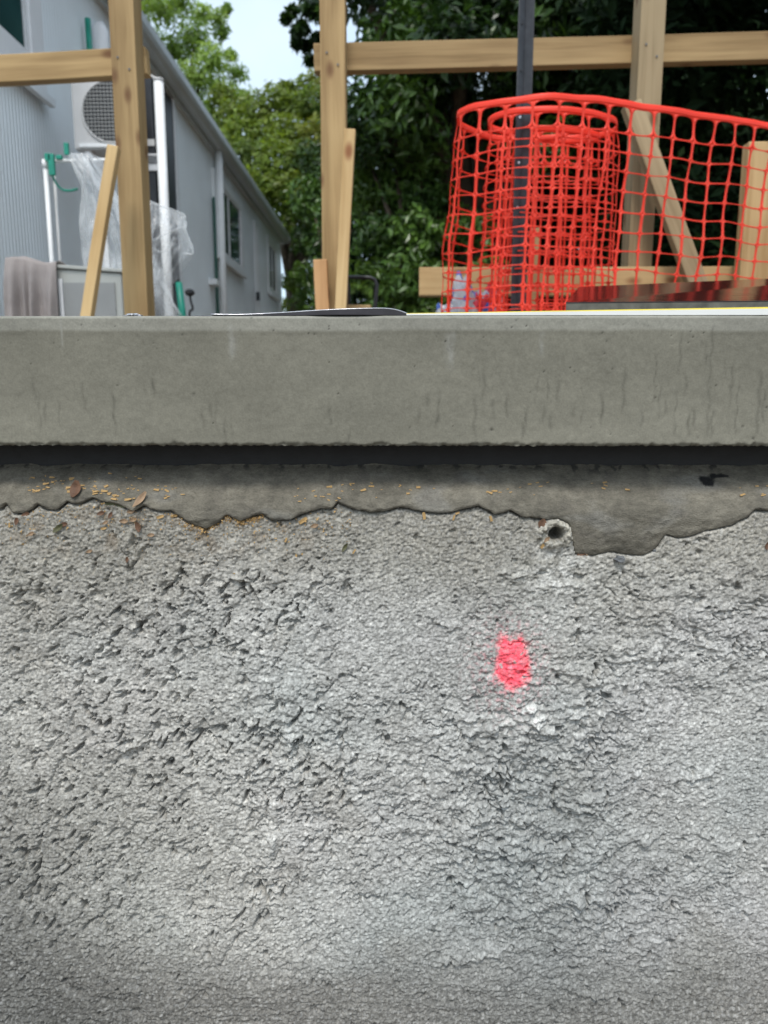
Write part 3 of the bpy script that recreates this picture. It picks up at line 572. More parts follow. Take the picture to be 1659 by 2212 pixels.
# film-faced plywood propped up at the back
pf, pb = 1.0, 1.36
a = at(1222, 672, pf); a2 = at(1659, 671, pf); b = at(1250, 634, pb); b2 = at(1659, 618, pb)
def ext(p, q_, k): return p+(q_-p)*k
fr, br = ext(a, a2, 1.9), ext(b, b2, 1.9); up = Vector((0, 0, 0.0095)); upr = Vector((0, 0, 0.0125))
py = empty('plywood_sheet', ((a.x+fr.x)/2, 1.15, 0), 'wet dark maroon faced plywood sheet propped on the slab in front of orange netting', 'plywood')
MB().add([a, fr, br, b, a+up, fr+upr, br+upr, b+up], [(0,3,2,1),(0,1,5,4),(1,2,6,5),(2,3,7,6),(3,0,4,7),(4,5,6,7)]).build('ply_core', M['ply_edge'], py)
e1 = Vector((0, 0.0, 0.0006)); MB().add([q_+e1 for q_ in (a+up, fr+upr, br+upr, b+up)]+[q_+e1*3 for q_ in (a+up, fr+upr, br+upr, b+up)], [(0,1,5,4),(1,2,6,5),(2,3,7,6),(3,0,4,7),(4,5,6,7)]).build('film_face', M['ply'], py)
def timber(name, label, p_top, p_bot, wd, dp, mat, group=None, cat='timber', bev=0.003, roll=0.0, notch=0):
    """a sawn length between two points (centres of its ends); width across the picture plane, depth away from it"""
    p_top = Vector(p_top); p_bot = Vector(p_bot); ax = (p_top-p_bot); ln = ax.length; ax.normalize()
    yv = Vector((0, 1, 0)); yv = (yv-ax*yv.dot(ax)).normalized()
    yv = Matrix.Rotation(roll, 3, ax) @ yv; xv = yv.cross(ax)
    mb = MB(); n_ = 7; r = random.Random(name+label); V = []
    for i in range(n_):
        t = i/(n_-1); bow = 0.0025*math.sin(t*3.1+len(label)); 
        for (sx_, sy_) in ((-1, -1), (1, -1), (1, 1), (-1, 1)): V.append((sx_*wd/2+bow+r.uniform(-.0006, .0006), sy_*dp/2+bow*0.6+r.uniform(-.0006, .0006), (t-0.5)*ln))
    F = [tuple(range(3, -1, -1)), tuple((n_-1)*4+k for k in range(4))]
    for i in range(n_-1):
        for k in range(4): F.append((i*4+k, i*4+(k+1) % 4, (i+1)*4+(k+1) % 4, (i+1)*4+k))
    me = bpy.data.meshes.new(name); me.from_pydata(V, [], F); bm = bmesh.new(); bm.from_mesh(me)
    ee = [e for e in bm.edges if e.calc_face_angle(0) > 0.8]; bmesh.ops.bevel(bm, geom=ee, offset=bev, segments=2, affect='EDGES', profile=0.5)
    bm.to_mesh(me); bm.free()
    o = link(name, me, mat); o.matrix_world = Matrix.Translation((p_top+p_bot)/2) @ Matrix((xv, yv, ax)).transposed().to_4x4()
    return tag(o, label, cat, group)
def upright(name, label, u, v, Y, wd, dp, mat, ztop_, zbot=0.0, **k):
    p = at(u, v, Y); return timber(name, label, (p.x, Y+dp/2, ztop_), (p.x, Y+dp/2, zbot), wd, dp, mat, **k)
bp = empty('prop_block', ((b.x+b2.x)/2, pb-0.03, 0))
pbk = timber('prop_block', 'offcut of weathered timber propping up the back of the dark plywood', (b.x+0.16, pb-0.05, 0.043), (b.x+0.9, pb-0.05, 0.05), 0.088, 0.045, M['pine_grey'])
bpy.data.objects.remove(bp)
timber('prop_block', 'narrow batten under the front of the dark plywood sheet', (a.x+0.05, pf+0.04, 0.021), (a.x+0.9, pf+0.04, 0.021), 0.041, 0.05, M['pine_grey'])

# ------------------------------------------------------------------ timber fence frame behind the slab
PY = 2.76
upright('timber_post', 'square pine post in front of the grey outdoor unit and leaning stake', 277, 340, PY, 0.087, 0.088, M['pine'], 2.2, cat='post')
upright('timber_post', 'square pine post with two stakes nailed against its foot', 719.5, 340, PY, 0.087, 0.088, M['pine'], 2.2, cat='post')
upright('timber_post', 'square pine post standing behind orange netting and the diagonal brace', 1407, 100, PY, 0.085, 0.088, M['pine_grey'], 2.2, cat='post')
RY = PY+0.088+0.024
def rail(name, label, u0, v0, u1, v1, Y, wd, dp, mat): return timber(name, label, at(u0, v0, Y), at(u1, v1, Y), wd, dp, mat, cat='rail')
rail('timber_rail', 'short pine rail end fixed behind the post near the house', 320, 134, -260, 166, RY, 0.092, 0.045, M['pine'])
rail('timber_rail', 'long pine rail crossing behind the black steel picket', 679, 129, 2100, 91, RY, 0.092, 0.045, M['pine'])
rail('timber_board', 'low horizontal pine board behind the netting, in front of the post', 905, 610, 2100, 604, PY-0.027, 0.097, 0.045, M['pine_pale'])
timber('timber_stake', 'pale pine stake leaning left against the post by the clear plastic', at(247, 318, 2.64), at(172, 800, 2.55), 0.036, 0.036, M['pine_pale'], cat='stake')
timber('timber_stake', 'tall pale stake leaning on the right side of its post', at(757, 282, 2.70), at(730, 800, 2.66), 0.039, 0.036, M['pine_pale'], cat='stake')
timber('timber_stake', 'short orange pine stake at the left foot of its post', at(694, 562, 2.69), at(702, 790, 2.69), 0.048, 0.04, M['pine_orange'], cat='stake')
timber('timber_brace', 'weathered diagonal brace leaning behind orange netting', at(1362, 226, 2.70), at(1560, 760, 2.60), 0.062, 0.04, M['pine_grey'], cat='brace')
upright('timber_stake', 'wide pale stake standing behind the netting beyond the diagonal brace', 1643, 400, 2.62, 0.096, 0.05, M['pine_pale'], at(1640, 305, 2.62).z, cat='stake')
upright('timber_stake', 'short thin stake seen through the coiled netting beside the steel picket', 1157, 540, 2.66, 0.030, 0.03, M['pine_pale'], at(1157, 492, 2.66).z, cat='stake')
timber('timber_offcut', 'pale timber offcut standing low behind the tall leaning stake', (at(776, 661, 2.95).x, 2.95, at(776, 661, 2.95).z), (at(776, 661, 2.95).x, 2.95, 0), 0.09, 0.09, M['pine_pale'], cat='timber')
hp_ = [at(752, 598, 3.0), at(800, 600, 3.0), at(810, 604, 3.0), at(814, 615, 3.0), at(810, 668, 3.0)]; e_ = hp_[-1]
hb = MB(); hb.tube([(hp_[0].x, 3.02, 0.0), (hp_[0].x, 3.0, hp_[0].z-0.03)]+hp_+[(e_.x, 3.0, 0.0)], 0.0085, 8); o = hb.build('tube_handle', M['black'], None, True, 0, (hp_[0].x, 3.0, 0))
tag(o, 'bent black tube handle standing behind the paired stakes', 'tube')

nail_me = None
def nails(post, pts):
    global nail_me
    for p in pts:
        if nail_me is None:
            q_ = MB().tube([(0, 0.0005, 0), (0, -0.0015, 0)], 0.0036, 10).build('nail_head', M['stone']); nail_me = q_.data; bpy.data.objects.remove(q_)
        o = bpy.data.objects.new('nail_head', nail_me); COL.objects.link(o); o.location = p; o.parent = post; o.matrix_parent_inverse = (Matrix.Translation(post.matrix_basis.translation) @ post.matrix_basis.to_3x3().to_4x4()).inverted()
posts = [o for o in COL.objects if o.name.startswith('timber_post')]
for o, u, v in zip(posts, (277, 719, 1407), (137, 127, 109)):
    p = at(u, v, PY-0.002); nails(o, [(o.matrix_basis.translation.x-0.018, PY-0.0015, p.z+0.02), (o.matrix_basis.translation.x+0.02, PY-0.0015, p.z-0.018)])
# ------------------------------------------------------------------ steel picket and coiled orange barrier mesh
NY = 2.33
pk_ = at(1128, 300, NY); pkx = pk_.x
sp = empty('steel_picket', (pkx, NY, 0), 'black coated steel picket with bolt holes standing inside the netting coil', 'picket')
st = MB(); zt_ = 1.5
for ang in (R(90), R(210), R(330)):                               # Y section
    d = Vector((math.cos(ang), math.sin(ang), 0)); n_ = Vector((-d.y, d.x, 0)); c0 = Vector((pkx, NY, 0))
    A = [c0+n_*0.0032, c0+d*0.0235+n_*0.0022, c0+d*0.0235-n_*0.0022, c0-n_*0.0032]
    st.add(A+[q_+Vector((0, 0, zt_)) for q_ in A], [(0,1,5,4),(1,2,6,5),(2,3,7,6),(4,5,6,7)])
st.box((pkx-0.0205, NY-0.0118, zt_/2), (0.004, 0.006, zt_)); st.box((pkx+0.0205, NY-0.0118, zt_/2), (0.004, 0.006, zt_))
st.build('y_section', M['black_steel'], sp, False)
for k in range(9):
    z = 0.35+k*0.125; hmb = MB(); hmb.tube([(pkx-0.009, NY-0.0105, z), (pkx-0.010, NY-0.0125, z)], 0.0036, 10); hmb.build('bolt_hole', M['foil'] if k in (1, 2, 3) else M['black'], sp)
def plan(u, Y, v=230): p = at(u, v, Y); return (p.x, Y, 0)
path = [plan(2150, 2.75), plan(1900, 2.55), plan(1659, 2.42), plan(1480, 2.31), plan(1330, 2.235), plan(1190, 2.195), plan(1080, 2.215), plan(1012, 2.27), plan(986, 2.35), plan(1010, 2.45), plan(1090, 2.52), plan(1200, 2.53), plan(1300, 2.48), plan(1338, 2.39), plan(1310, 2.31), plan(1220, 2.265), plan(1120, 2.27), plan(1062, 2.33), plan(1060, 2.40), plan(1110, 2.45), plan(1200, 2.455), plan(1280, 2.41), plan(1296, 2.36), plan(1240, 2.315), plan(1150, 2.32), plan(1100, 2.37), plan(1140, 2.42), plan(1220, 2.42), plan(1265, 2.38)]
cur = np.array(catmull(path, 24)); seg = np.r_[0, np.cumsum(np.linalg.norm(np.diff(cur, axis=0), axis=1))]
PW, PH = 0.074, 0.0530; ncol = int(seg[-1]/PW); nrow = 17
ztopn = at(1190, 203, 2.195).z
def net_pt(s, d):                # s along the sheet, d down from its upper edge
    x = np.interp(s, seg, cur[:, 0]); y = np.interp(s, seg, cur[:, 1])
    s1 = np.interp(s+0.02, seg, cur[:, 0])-np.interp(s-0.02, seg, cur[:, 0]); s2 = np.interp(s+0.02, seg, cur[:, 1])-np.interp(s-0.02, seg, cur[:, 1])
    ln = np.sqrt(s1**2+s2**2)+1e-6; k = d/0.9
    x = x+(x-cx_)*0.17*k*np.where(s > s_flat, 1, 0.0)-0.055*k*np.where(s > s_flat, 0.35, 1.0); y = y+(y-2.36)*0.12*k
    wob = 0.012*gn(s*5, d*4, 200)+0.006*gn(s*13, d*9, 201)
    x = x+wob*s2/ln; y = y-wob*s1/ln
    inner = np.clip((s-s_in)/1.0, 0, 1)
    z = ztopn-d-0.045*inner*(0.6+0.4*np.cos(s*5))+0.006*gn(s*4, d*0+2, 202)+0.009*gn(s*7, d*5, 203)*np.clip(d/0.2, 0, 1)
    return np.stack([x, y, z], -1)
cx_ = plan(1160, 2.36)[0]; iflat = 5*24; s_flat = seg[iflat]; s_in = seg[11*24]
nh = 24; ang = np.linspace(0, 2*np.pi, nh, endpoint=False)
def superell(a_, b_, n_): 
    c_, s_ = np.cos(ang), np.sin(ang); return np.stack([np.sign(c_)*np.abs(c_)**(2/n_)*a_, np.sign(s_)*np.abs(s_)**(2/n_)*b_], -1)
sqx = np.cos(ang); sqy = np.sin(ang); mxq = np.maximum(np.abs(sqx), np.abs(sqy)); sq = np.stack([sqx/mxq, sqy/mxq], -1)
V = []; F = []; nv = 0
for i in range(ncol):
    for j in range(nrow):
        s0 = (i+0.5)*PW; tall = 1.28 if j == 0 else 1.0
        d0 = 0.017 + (0.5*PH*1.28 if j == 0 else PH*1.28+(j-0.5)*PH); hh = PH*tall
        r1, r2 = rng.uniform(-.0012, .0012), rng.uniform(-.0006, .0006)
        out = sq*np.array([PW/2, hh/2]); inn = superell(PW/2-0.0032+r1, hh/2-0.0014+r2, 7.0 if j else 4.0)
        if j == 0: inn[:, 1] += 0.0
        P = np.concatenate([out, inn]); P3 = net_pt(s0+P[:, 0], d0+P[:, 1]); V.append(P3)
        for k in range(nh): F.append((nv+k, nv+(k+1) % nh, nv+nh+(k+1) % nh, nv+nh+k))
        nv += 2*nh
net = empty('barrier_mesh', (cx_, 2.36, 0), 'bright orange red plastic barrier mesh coiled around a steel picket', 'barrier mesh')
o = link('mesh_sheet', npmesh('mesh_sheet', np.concatenate(V), np.array(F), True), M['net'], net)
m_ = o.modifiers.new('s', 'SOLIDIFY'); m_.thickness = 0.0022; m_.offset = 0
sA = np.arange(0, ncol*PW+1e-6, PW/4)
def band(name, d0, d1):
    G = np.stack([net_pt(sA, np.full_like(sA, d)) for d in np.linspace(d0, d1, 4)], 0); o = link(name, npmesh(name, G.reshape(-1, 3), gridF(4, len(sA)), True), M['net'], net)
    m_ = o.modifiers.new('s', 'SOLIDIFY'); m_.thickness = 0.003; m_.offset = 0
band('top_band', 0.0, 0.0172); dbot = 0.017+PH*1.28+(nrow-1)*PH; band('bottom_band', dbot-0.0002, dbot+0.017)
# printed plastic bag heaped behind the coil
bm = bmesh.new(); bmesh.ops.create_icosphere(bm, subdivisions=5, radius=1); p = at(1020, 660, 2.62)
for q_ in bm.verts:
    n_ = q_.co.copy(); f = 1+0.12*math.sin(n_.x*6+n_.z*4)+0.08*math.sin(n_.y*11+n_.z*9)+0.05*math.sin(n_.x*19-n_.z*17)+0.035*math.sin(n_.z*31+n_.x*23+n_.y*13)
    q_.co = Vector((n_.x*0.105*f, n_.y*0.08*f, max(0, (n_.z+0.85)*0.155*f)))
me = bpy.data.meshes.new('plastic_bag'); bm.to_mesh(me); bm.free()
tag(link('plastic_bag', me, M['bag'], None, (p.x, 2.65, 0)), 'crumpled white, blue and red printed plastic bag behind the netting coil', 'bag')

# ------------------------------------------------------------------ house
HX = -2.0; H0, H1 = 3.4, onx(606, 600, HX).y
GX = -1.83; gz1 = 2.70-0.02; gz0 = gz1-0.115; WT = gz0+0.02
hs_ = empty('house', (-4.5, 8, GZ), 'long blue grey clad single storey house with white framed windows', 'house')
pitch = 0.036; n_ = int((H1-H0)/pitch); V = []; 
for i in range(n_+1):
    y = H0+i*pitch
    for (dy, dx) in ((0, 0), (0.026, 0), (0.029, -0.005), (0.033, -0.005)): V.append((HX+dx, min(y+dy, H1)))
nV = len(V); VV = [(x, y, GZ-0.1) for x, y in V]+[(x, y, WT) for x, y in V]
link('cladding_wall', npmesh('cladding_wall', VV, gridF(2, nV)[:, ::-1], False), M['clad'], hs_)
MB().span((-7, H0, GZ-0.1), (HX-0.006, H0+0.1, WT)).build('end_wall', M['clad'], hs_); MB().span((-7, H1-0.1, GZ-0.1), (HX-0.006, H1-0.001, WT)).build('end_wall', M['clad'], hs_)
MB().span((HX-0.04, H1-0.05, GZ-0.1), (HX+0.012, H1+0.012, WT)).build('corner_board', M['trim'], hs_)
rf = MB(); V = []; ny = 130
rx = [(GX-0.015, gz1+0.015), (-4.5, 3.75), (-7.2, gz1+0.015)]
for (x, z) in rx:
    for i in range(ny*2): V.append((x, H0-0.2+(H1-H0+0.38)*i/(ny*2-1), z+(0.018 if i % 2 else 0)))
link('roof', npmesh('roof', V, gridF(3, ny*2), False), M['roof'], hs_)
GE = onx(627, 515, GX).y
gp = [(0.0, 0), (0.0, -0.06), (-0.015, -0.09), (-0.045, -0.108), (-0.10, -0.115), (-0.115, -0.11), (-0.115, -0.02), (-0.105, -0.02), (-0.105, -0.1), (-0.05, -0.098), (-0.02, -0.083), (-0.008, -0.058), (-0.008, -0.004), (-0.014, 0.0), (-0.008, 0.008)]
gV = [(GX+x, y, gz1+z) for y in (H0-0.2, GE) for x, z in gp]
k = len(gp); g = MB().add(gV, [(i, (i+1) % k, k+(i+1) % k, k+i) for i in range(k)]); g.build('gutter', M['gutter'], hs_, False)
gc = MB(); gc.add([(GX+x, GE+0.001, gz1+z) for x, z in gp[:6]]+[(GX-0.115, GE+0.001, gz1)], [tuple(range(7))]); gc.build('gutter_end', M['gutter'], hs_)
MB().span((GX-0.117, H0-0.2, gz0-0.03), (GX-0.14, GE-0.02, gz1)).build('fascia', M['gutter'], hs_)
MB().span((GX-0.142, H0-0.2, gz0-0.012), (HX-0.05, GE-0.03, gz0-0.002)).build('soffit', M['trim'], hs_)
def opening(name, u0, v0, u1, v1, fw, glass='glass', mull=0, sill=True, trim='trim'):
    """a framed opening on the long wall from near upper corner (u0,v0) to far lower corner (u1,v1), outer edges"""
    A = onx(u0, v0, HX); B = onx(u1, v1, HX); y0, y1, zt1, zb1 = A.y, B.y, A.z, B.z
    r = empty(name, (HX, (y0+y1)/2, zb1)); r.parent = hs_; r.matrix_parent_inverse = Matrix.Translation(-hs_.location)
    def pt(nm_, mb, mt_): 
        o = mb.build(nm_, mt_); o.parent = r; o.matrix_parent_inverse = Matrix.Translation(-Vector(r.location)); return o
    xo, xi = HX+0.03, HX+0.003
    pt('frame', MB().span((xi, y0, zb1), (xo, y0+fw, zt1)).span((xi, y1-fw, zb1), (xo, y1, zt1)).span((xi, y0+fw, zt1-fw), (xo-0.001, y1-fw, zt1)).span((xi, y0+fw, zb1), (xo-0.001, y1-fw, zb1+fw)), M[trim])
    i0, i1, j0, j1 = y0+fw, y1-fw, zb1+fw, zt1-fw; t = 0.035
    pt('sash', MB().span((xi, i0, j0), (xo-0.008, i0+t, j1)).span((xi, i1-t, j0), (xo-0.008, i1, j1)).span((xi, i0+t, j1-t), (xo-0.009, i1-t, j1)).span((xi, i0+t, j0), (xo-0.009, i1-t, j0+t)), M['trim_white'])
    cuts = [i0+t]+[i0+(i1-i0)*(m+1)/(mull+1) for m in range(mull)]+[i1-t]
    for a_, b_ in zip(cuts[:-1], cuts[1:]): pt('pane', MB().span((xi+0.001, a_+0.012, j0+t), (xi+0.006, b_-0.012, j1-t)), M[glass])
    for m in cuts[1:-1]: pt('mullion', MB().span((xi, m-0.02, j0+t), (xo-0.01, m+0.02, j1-t)), M['trim_white'])
    if sill: pt('sill', MB().span((xo+0.001, y0-0.02, zb1-0.03), (xo+0.035, y1+0.02, zb1+0.012)), M['trim'])
    return r
opening('window', -330, -520, 92, 218, 0.15, mull=0, sill=True, trim='trim_white')
opening('window', 455, 362, 523, 598, 0.085, mull=1)
opening('window', 575, 508, 597, 648, 0.085, mull=1)
dr = opening('door', 546, 476, 560, 742, 0.07, glass='trim', sill=False)
MB().box((HX+0.05, onx(550, 640, HX).y, onx(550, 640, HX).z), (0.05, 0.03, 0.12)).build('door_handle', M['dark'], hs_)
p2 = onx(472, 340, HX+0.07)
dp = MB(); dp.tube([(HX+0.07, p2.y, gz0-0.001), (HX+0.07, p2.y, GZ)], 0.042, 14); dp.build('downpipe', M['pvc'], hs_, True)
MB().tube([(HX+0.03, p2.y-0.13, 2.05), (HX+0.03, p2.y-0.13, GZ)], 0.016, 8).build('conduit', M['darkgreen'], hs_, True)
q1 = onx(466, 612, HX+0.05); MB().box((HX+0.05, q1.y-0.04, q1.z), (0.09, 0.2, 0.06)).build('pipe_clip', M['pvc'], hs_, False, 0.006)
# dark recessed side panel of the wall beside the white pipe
d0 = onx(362, 178, HX); d1 = onx(388, 700, HX)
MB().span((HX+0.001, d0.y-0.25, GZ), (HX+0.022, d1.y, gz0-0.05)).build('side_door', M['dark'], hs_)
MB().span((HX+0.001, d1.y+0.001, GZ), (HX+0.034, d1.y+0.05, gz0-0.03)).build('door_jamb', M['trim'], hs_)

# ------------------------------------------------------------------ services beside the house
UY = 4.25
a = at(150, 160, UY); b = at(284, 322, UY)
ux0, ux1, uz0, uz1 = a.x, b.x, b.z, a.z+0.03
hpu = empty('heat_pump', ((ux0+ux1)/2, UY+0.13, uz0-0.04), 'pale grey heat pump outdoor unit with round fan grille mounted by the house wall', 'heat pump')
MB().span((ux0, UY, uz0), (ux1, UY+0.26, uz1)).build('casing', M['unit'], hpu, False, 0.012)
gcx, gcz = at(241, 242, UY).x, at(241, 242, UY).z; gr = 59/FPX*UY*1.0
ring = MB(); ring.tube([(gcx+gr*math.cos(t), UY-0.004, gcz+gr*math.sin(t)) for t in np.linspace(0, 2*math.pi, 49)], 0.006, 8, False); ring.build('grille_rim', M['unit'], hpu, True)
dk = MB(); dk.tube([(gcx, UY-0.0015, gcz), (gcx, UY-0.0005, gcz)], gr, 40); dk.build('fan_opening', M['dark'], hpu)
gb = MB()
zz = -gr+0.008
while zz < gr:
    hw = math.sqrt(max(0, gr*gr-zz*zz)); gb.box((gcx, UY-0.008, gcz+zz), (2*hw, 0.003, 0.0046)); zz += 0.019
xx = -gr+0.01
while xx < gr:
    hw = math.sqrt(max(0, gr*gr-xx*xx)); gb.box((gcx+xx, UY-0.0045, gcz), (0.0046, 0.0025, 2*hw)); xx += 0.019
gb.build('grille', M['cab_panel'], hpu)
MB().span((ux0+0.03, UY-0.006, uz0+0.01), (ux1-0.03, UY-0.001, uz0+0.028)).build('front_lip', M['trim'], hpu)
br_ = MB()
for x in (ux0+0.05, ux1-0.06): br_.span((x, UY+0.02, uz0-0.035), (x+0.03, UY+0.24, uz0-0.001)); br_.span((x, UY+0.2, GZ), (x+0.03, UY+0.23, uz0-0.036))
br_.build('stand', M['trim_white'], hpu)
# dark cabinet to the right with white vent
CY = 4.45; a = at(296, 164, CY); b = at(341, 470, CY)
cb = empty('dark_cabinet', ((a.x+b.x)/2, CY+0.1, GZ), 'tall charcoal outdoor cabinet with white vent between the post and white pipe', 'cabinet')
MB().span((a.x-0.05, CY, GZ), (b.x, CY+0.2, a.z)).build('casing', M['dark'], cb, False, 0.01)
va = at(314, 332, CY-0.012); vb = at(343, 368, CY-0.012)
MB().span((va.x, CY-0.012, vb.z), (vb.x-0.008, CY-0.001, va.z)).build('vent_panel', M['trim_white'], cb)
vs_ = MB()
for k in range(6): vs_.box(((va.x+vb.x)/2, CY-0.014, va.z-0.012-k*0.008), (0.062, 0.003, 0.003))
vs_.build('vent_slots', M['dark'], cb)
la = at(318, 308, CY-0.003); MB().box((la.x+0.018, CY-0.004, la.z), (0.05, 0.003, 0.035)).build('rating_label', M['unit'], cb)
# white pipe with bend over the top of the cabinet
wp = at(348, 300, CY-0.10); wx_ = wp.x; zt2 = at(348, 176, CY-0.10).z
wpe = empty('white_pipe', (wx_, CY-0.1, GZ), 'tall white pipe standing beside the charcoal cabinet with an arched cable at its top', 'pipe')
MB().tube([(wx_, CY-0.1, GZ), (wx_, CY-0.1, zt2)], 0.0265, 16).build('pipe', M['pvc'], wpe, True)
MB().tube([(wx_, CY-0.1, zt2+0.0005), (wx_, CY-0.1, zt2+0.012), (wx_, CY-0.1, zt2+0.018)], [0.029, 0.029, 0.012], 16).build('cap', M['unit'], wpe, True)
MB().tube([tuple(p) for p in catmull([(wx_, CY-0.1, zt2+0.01), (wx_-0.05, CY-0.1, zt2+0.032), (wx_-0.10, CY-0.08, zt2+0.038), (wx_-0.2, CY-0.05, zt2+0.02)], 6)], 0.006, 8).build('cable', M['unit'], wpe, True)
# white pvc pipe frame on the left
FY = 3.85; a = at(97, 348, FY); b = at(238, 347, FY)
pf_ = empty('pipe_frame', (a.x, FY, GZ), 'white pvc pipe frame with green tape joints against the ribbed wall', 'pipe')
MB().tube([(a.x, FY, GZ), (a.x, FY, a.z-0.012)], 0.011, 10).build('upright_pipe', M['pvc'], pf_, True)
MB().tube([(a.x-0.004, FY, a.z), (b.x+0.1, FY, b.z+0.004)], 0.0095, 10).build('cross_pipe', M['pvc'], pf_, True)
MB().tube([(a.x, FY, a.z-0.032), (a.x, FY, a.z+0.006)], 0.0155, 12).build('elbow', M['pvc'], pf_, True)
c2 = at(116, 360, FY+0.12); MB().tube([(c2.x, FY+0.12, GZ), (c2.x, FY+0.12, c2.z)], 0.007, 8).build('rear_pipe', M['unit'], pf_, True)
for (u, v, w1, h1) in [(104,340,.03,.035),(112,356,.03,.10),(144,322,.022,.055),(128,340,.03,.02)]:
    p = at(u, v, FY-0.012); MB().box(p, (w1, 0.02, h1)).build('green_tape', M['green'], pf_, False, 0.004)
gh = [at(u, v, FY+0.05) for u, v in [(112,372),(118,390),(132,408),(150,412),(168,408)]]
o = MB().tube([tuple(p) for p in catmull([tuple(q_) for q_ in gh], 5)], 0.006, 8).build('green_hose', M['green'], pf_, True)
# wall duct with green tape, high on the wall
wd0 = onx(206, 26, HX+0.03); 
wdz = onx(214, 28, HX+0.05); wdb = onx(214, 150, HX+0.05)
wdu = empty('wall_duct', (HX+0.03, wdz.y, wdb.z), 'white wall duct with green tape high on the ribbed wall', 'duct')
MB().tube([(HX+0.05, wdz.y, wdb.z-0.4), (HX+0.05, wdz.y, wdz.z-0.11), (HX+0.04, wdz.y, wdz.z-0.085), (HX+0.02, wdz.y, wdz.z-0.07)], [0.055, 0.055, 0.045, 0.02], 14).build('cover', M['trim_white'], wdu, True)
MB().tube([(HX+0.055, wdz.y-0.21, wdb.z-0.4), (HX+0.05, wdz.y-0.21, wdz.z-0.13)], 0.02, 8).build('green_tape', M['green'], wdu, True)
MB().tube([(HX+0.10, wdz.y+0.03, wdz.z-0.22), (HX+0.11, wdz.y+0.03, wdz.z-0.22)], 0.018, 10).build('cap', M['black'], wdu)
# pale cabinet with draped cloth
BY = 3.35; a = at(98, 574, BY); b = at(230, 600, BY)
cbn = empty('pale_cabinet', ((a.x+b.x)/2, BY+0.2, GZ), 'low pale grey green cabinet half covered by a beige cloth', 'cabinet')
x0, x1, z1 = at(20, 570, BY).x, at(262, 600, BY).x, at(100, 574, BY).z
def sl_(x): return z1-(x-a.x)*0.10
MB().add([(x0, BY, GZ), (x1, BY, GZ), (x1, BY+0.35, GZ), (x0, BY+0.35, GZ), (x0, BY, z1), (x1, BY, sl_(x1)), (x1, BY+0.35, sl_(x1)), (x0, BY+0.35, z1)], [(0,3,2,1),(4,5,6,7),(0,1,5,4),(1,2,6,5),(2,3,7,6),(3,0,4,7)]).build('body', M['cab'], cbn, False, 0.008)
MB().add([(x0, BY-0.012, z1+0.003), (x1+0.01, BY-0.012, sl_(x1)+0.003), (x1+0.01, BY+0.36, sl_(x1)+0.003), (x0, BY+0.36, z1+0.003), (x0, BY-0.012, z1+0.018), (x1+0.01, BY-0.012, sl_(x1)+0.018), (x1+0.01, BY+0.36, sl_(x1)+0.018), (x0, BY+0.36, z1+0.018)], [(0,3,2,1),(4,5,6,7),(0,1,5,4),(1,2,6,5),(2,3,7,6),(3,0,4,7)]).build('lid', M['cab'], cbn, False, 0.004)
pa_ = at(137, 606, BY); MB().span((pa_.x, BY-0.006, 0.0), (x1-0.03, BY-0.001, pa_.z-0.01)).build('front_panel', M['cab_panel'], cbn)
MB().span((pa_.x-0.02, BY-0.012, 0.0), (pa_.x-0.002, BY-0.001, pa_.z+0.006)).build('panel_rail', M['trim_white'], cbn)
nu, nv_ = 60, 60; cx0, cx1 = at(8, 570, BY-0.04).x, at(112, 570, BY-0.04).x; V = []
for j in range(nv_):
    t = j/(nv_-1)
    for i in range(nu):
        s = i/(nu-1); x = cx0+(cx1-cx0)*s+0.012*math.sin(t*4)*s; top_ = z1+0.026+0.012*math.sin(s*5+0.6)
        fold = 0.020*math.sin(s*15+0.7*math.sin(t*3))+0.009*math.sin(s*34+1.5+t*2)-0.03*math.exp(-((s-0.42)/0.05)**2)
        if t < 0.3: q_ = t/0.3; y = BY+0.3*(1-q_); z = top_+0.006*math.sin(s*9+q_*5); 
        else:
            q_ = (t-0.3)/0.7; a_ = min(q_*6, math.pi/2); y = BY-0.022-0.02*math.sin(a_)-fold*min(1, q_*3); z = top_-0.02*(1-math.cos(a_))-q_*0.5
            x += -0.02*q_*(0.5-s)
        V.append((x, y, z))
o = link('draped_cloth', npmesh('draped_cloth', V, gridF(nv_, nu), True), M['cloth']); m_ = o.modifiers.new('s', 'SOLIDIFY'); m_.thickness = 0.004
tag(o, 'beige cloth with deep folds draped over the low cabinet', 'cloth')
# clear polythene sheet: one hung, twisting fall and a flap blown to the right
def film(name, ctrl, nu, nv_, wr, seed, parent):
    """ctrl: rows of picture points with depth, spanned by a smooth surface and wrinkled"""
    rows_ = [np.array(catmull([tuple(at(u, v, y)) for (u, v, y) in row], max(2, nu//(len(row)-1)))) for row in ctrl]
    cols = np.stack(rows_, 0); k = cols.shape[1]
    G = np.stack([np.array(catmull([tuple(p) for p in cols[:, i]], max(2, nv_//(len(ctrl)-1)))) for i in range(k)], 1)
    a_, b_ = np.meshgrid(np.linspace(0, 1, G.shape[1]), np.linspace(0, 1, G.shape[0]))
    W = wr*(1-np.abs(fbm(a_*9+b_*2, b_*2.2, 3, seed))*2)+wr*0.5*gn(a_*22, b_*7, seed+5)
    G[..., 1] += W; G[..., 0] += 0.4*W
    return link(name, npmesh(name, G.reshape(-1, 3), gridF(G.shape[0], G.shape[1]), True), M['clear'], parent)
pl = empty('polythene_sheet', (at(260, 680, 3.5).x, 3.5, 0), 'crumpled clear polythene sheet hanging beside the house behind the timber post', 'plastic sheet')
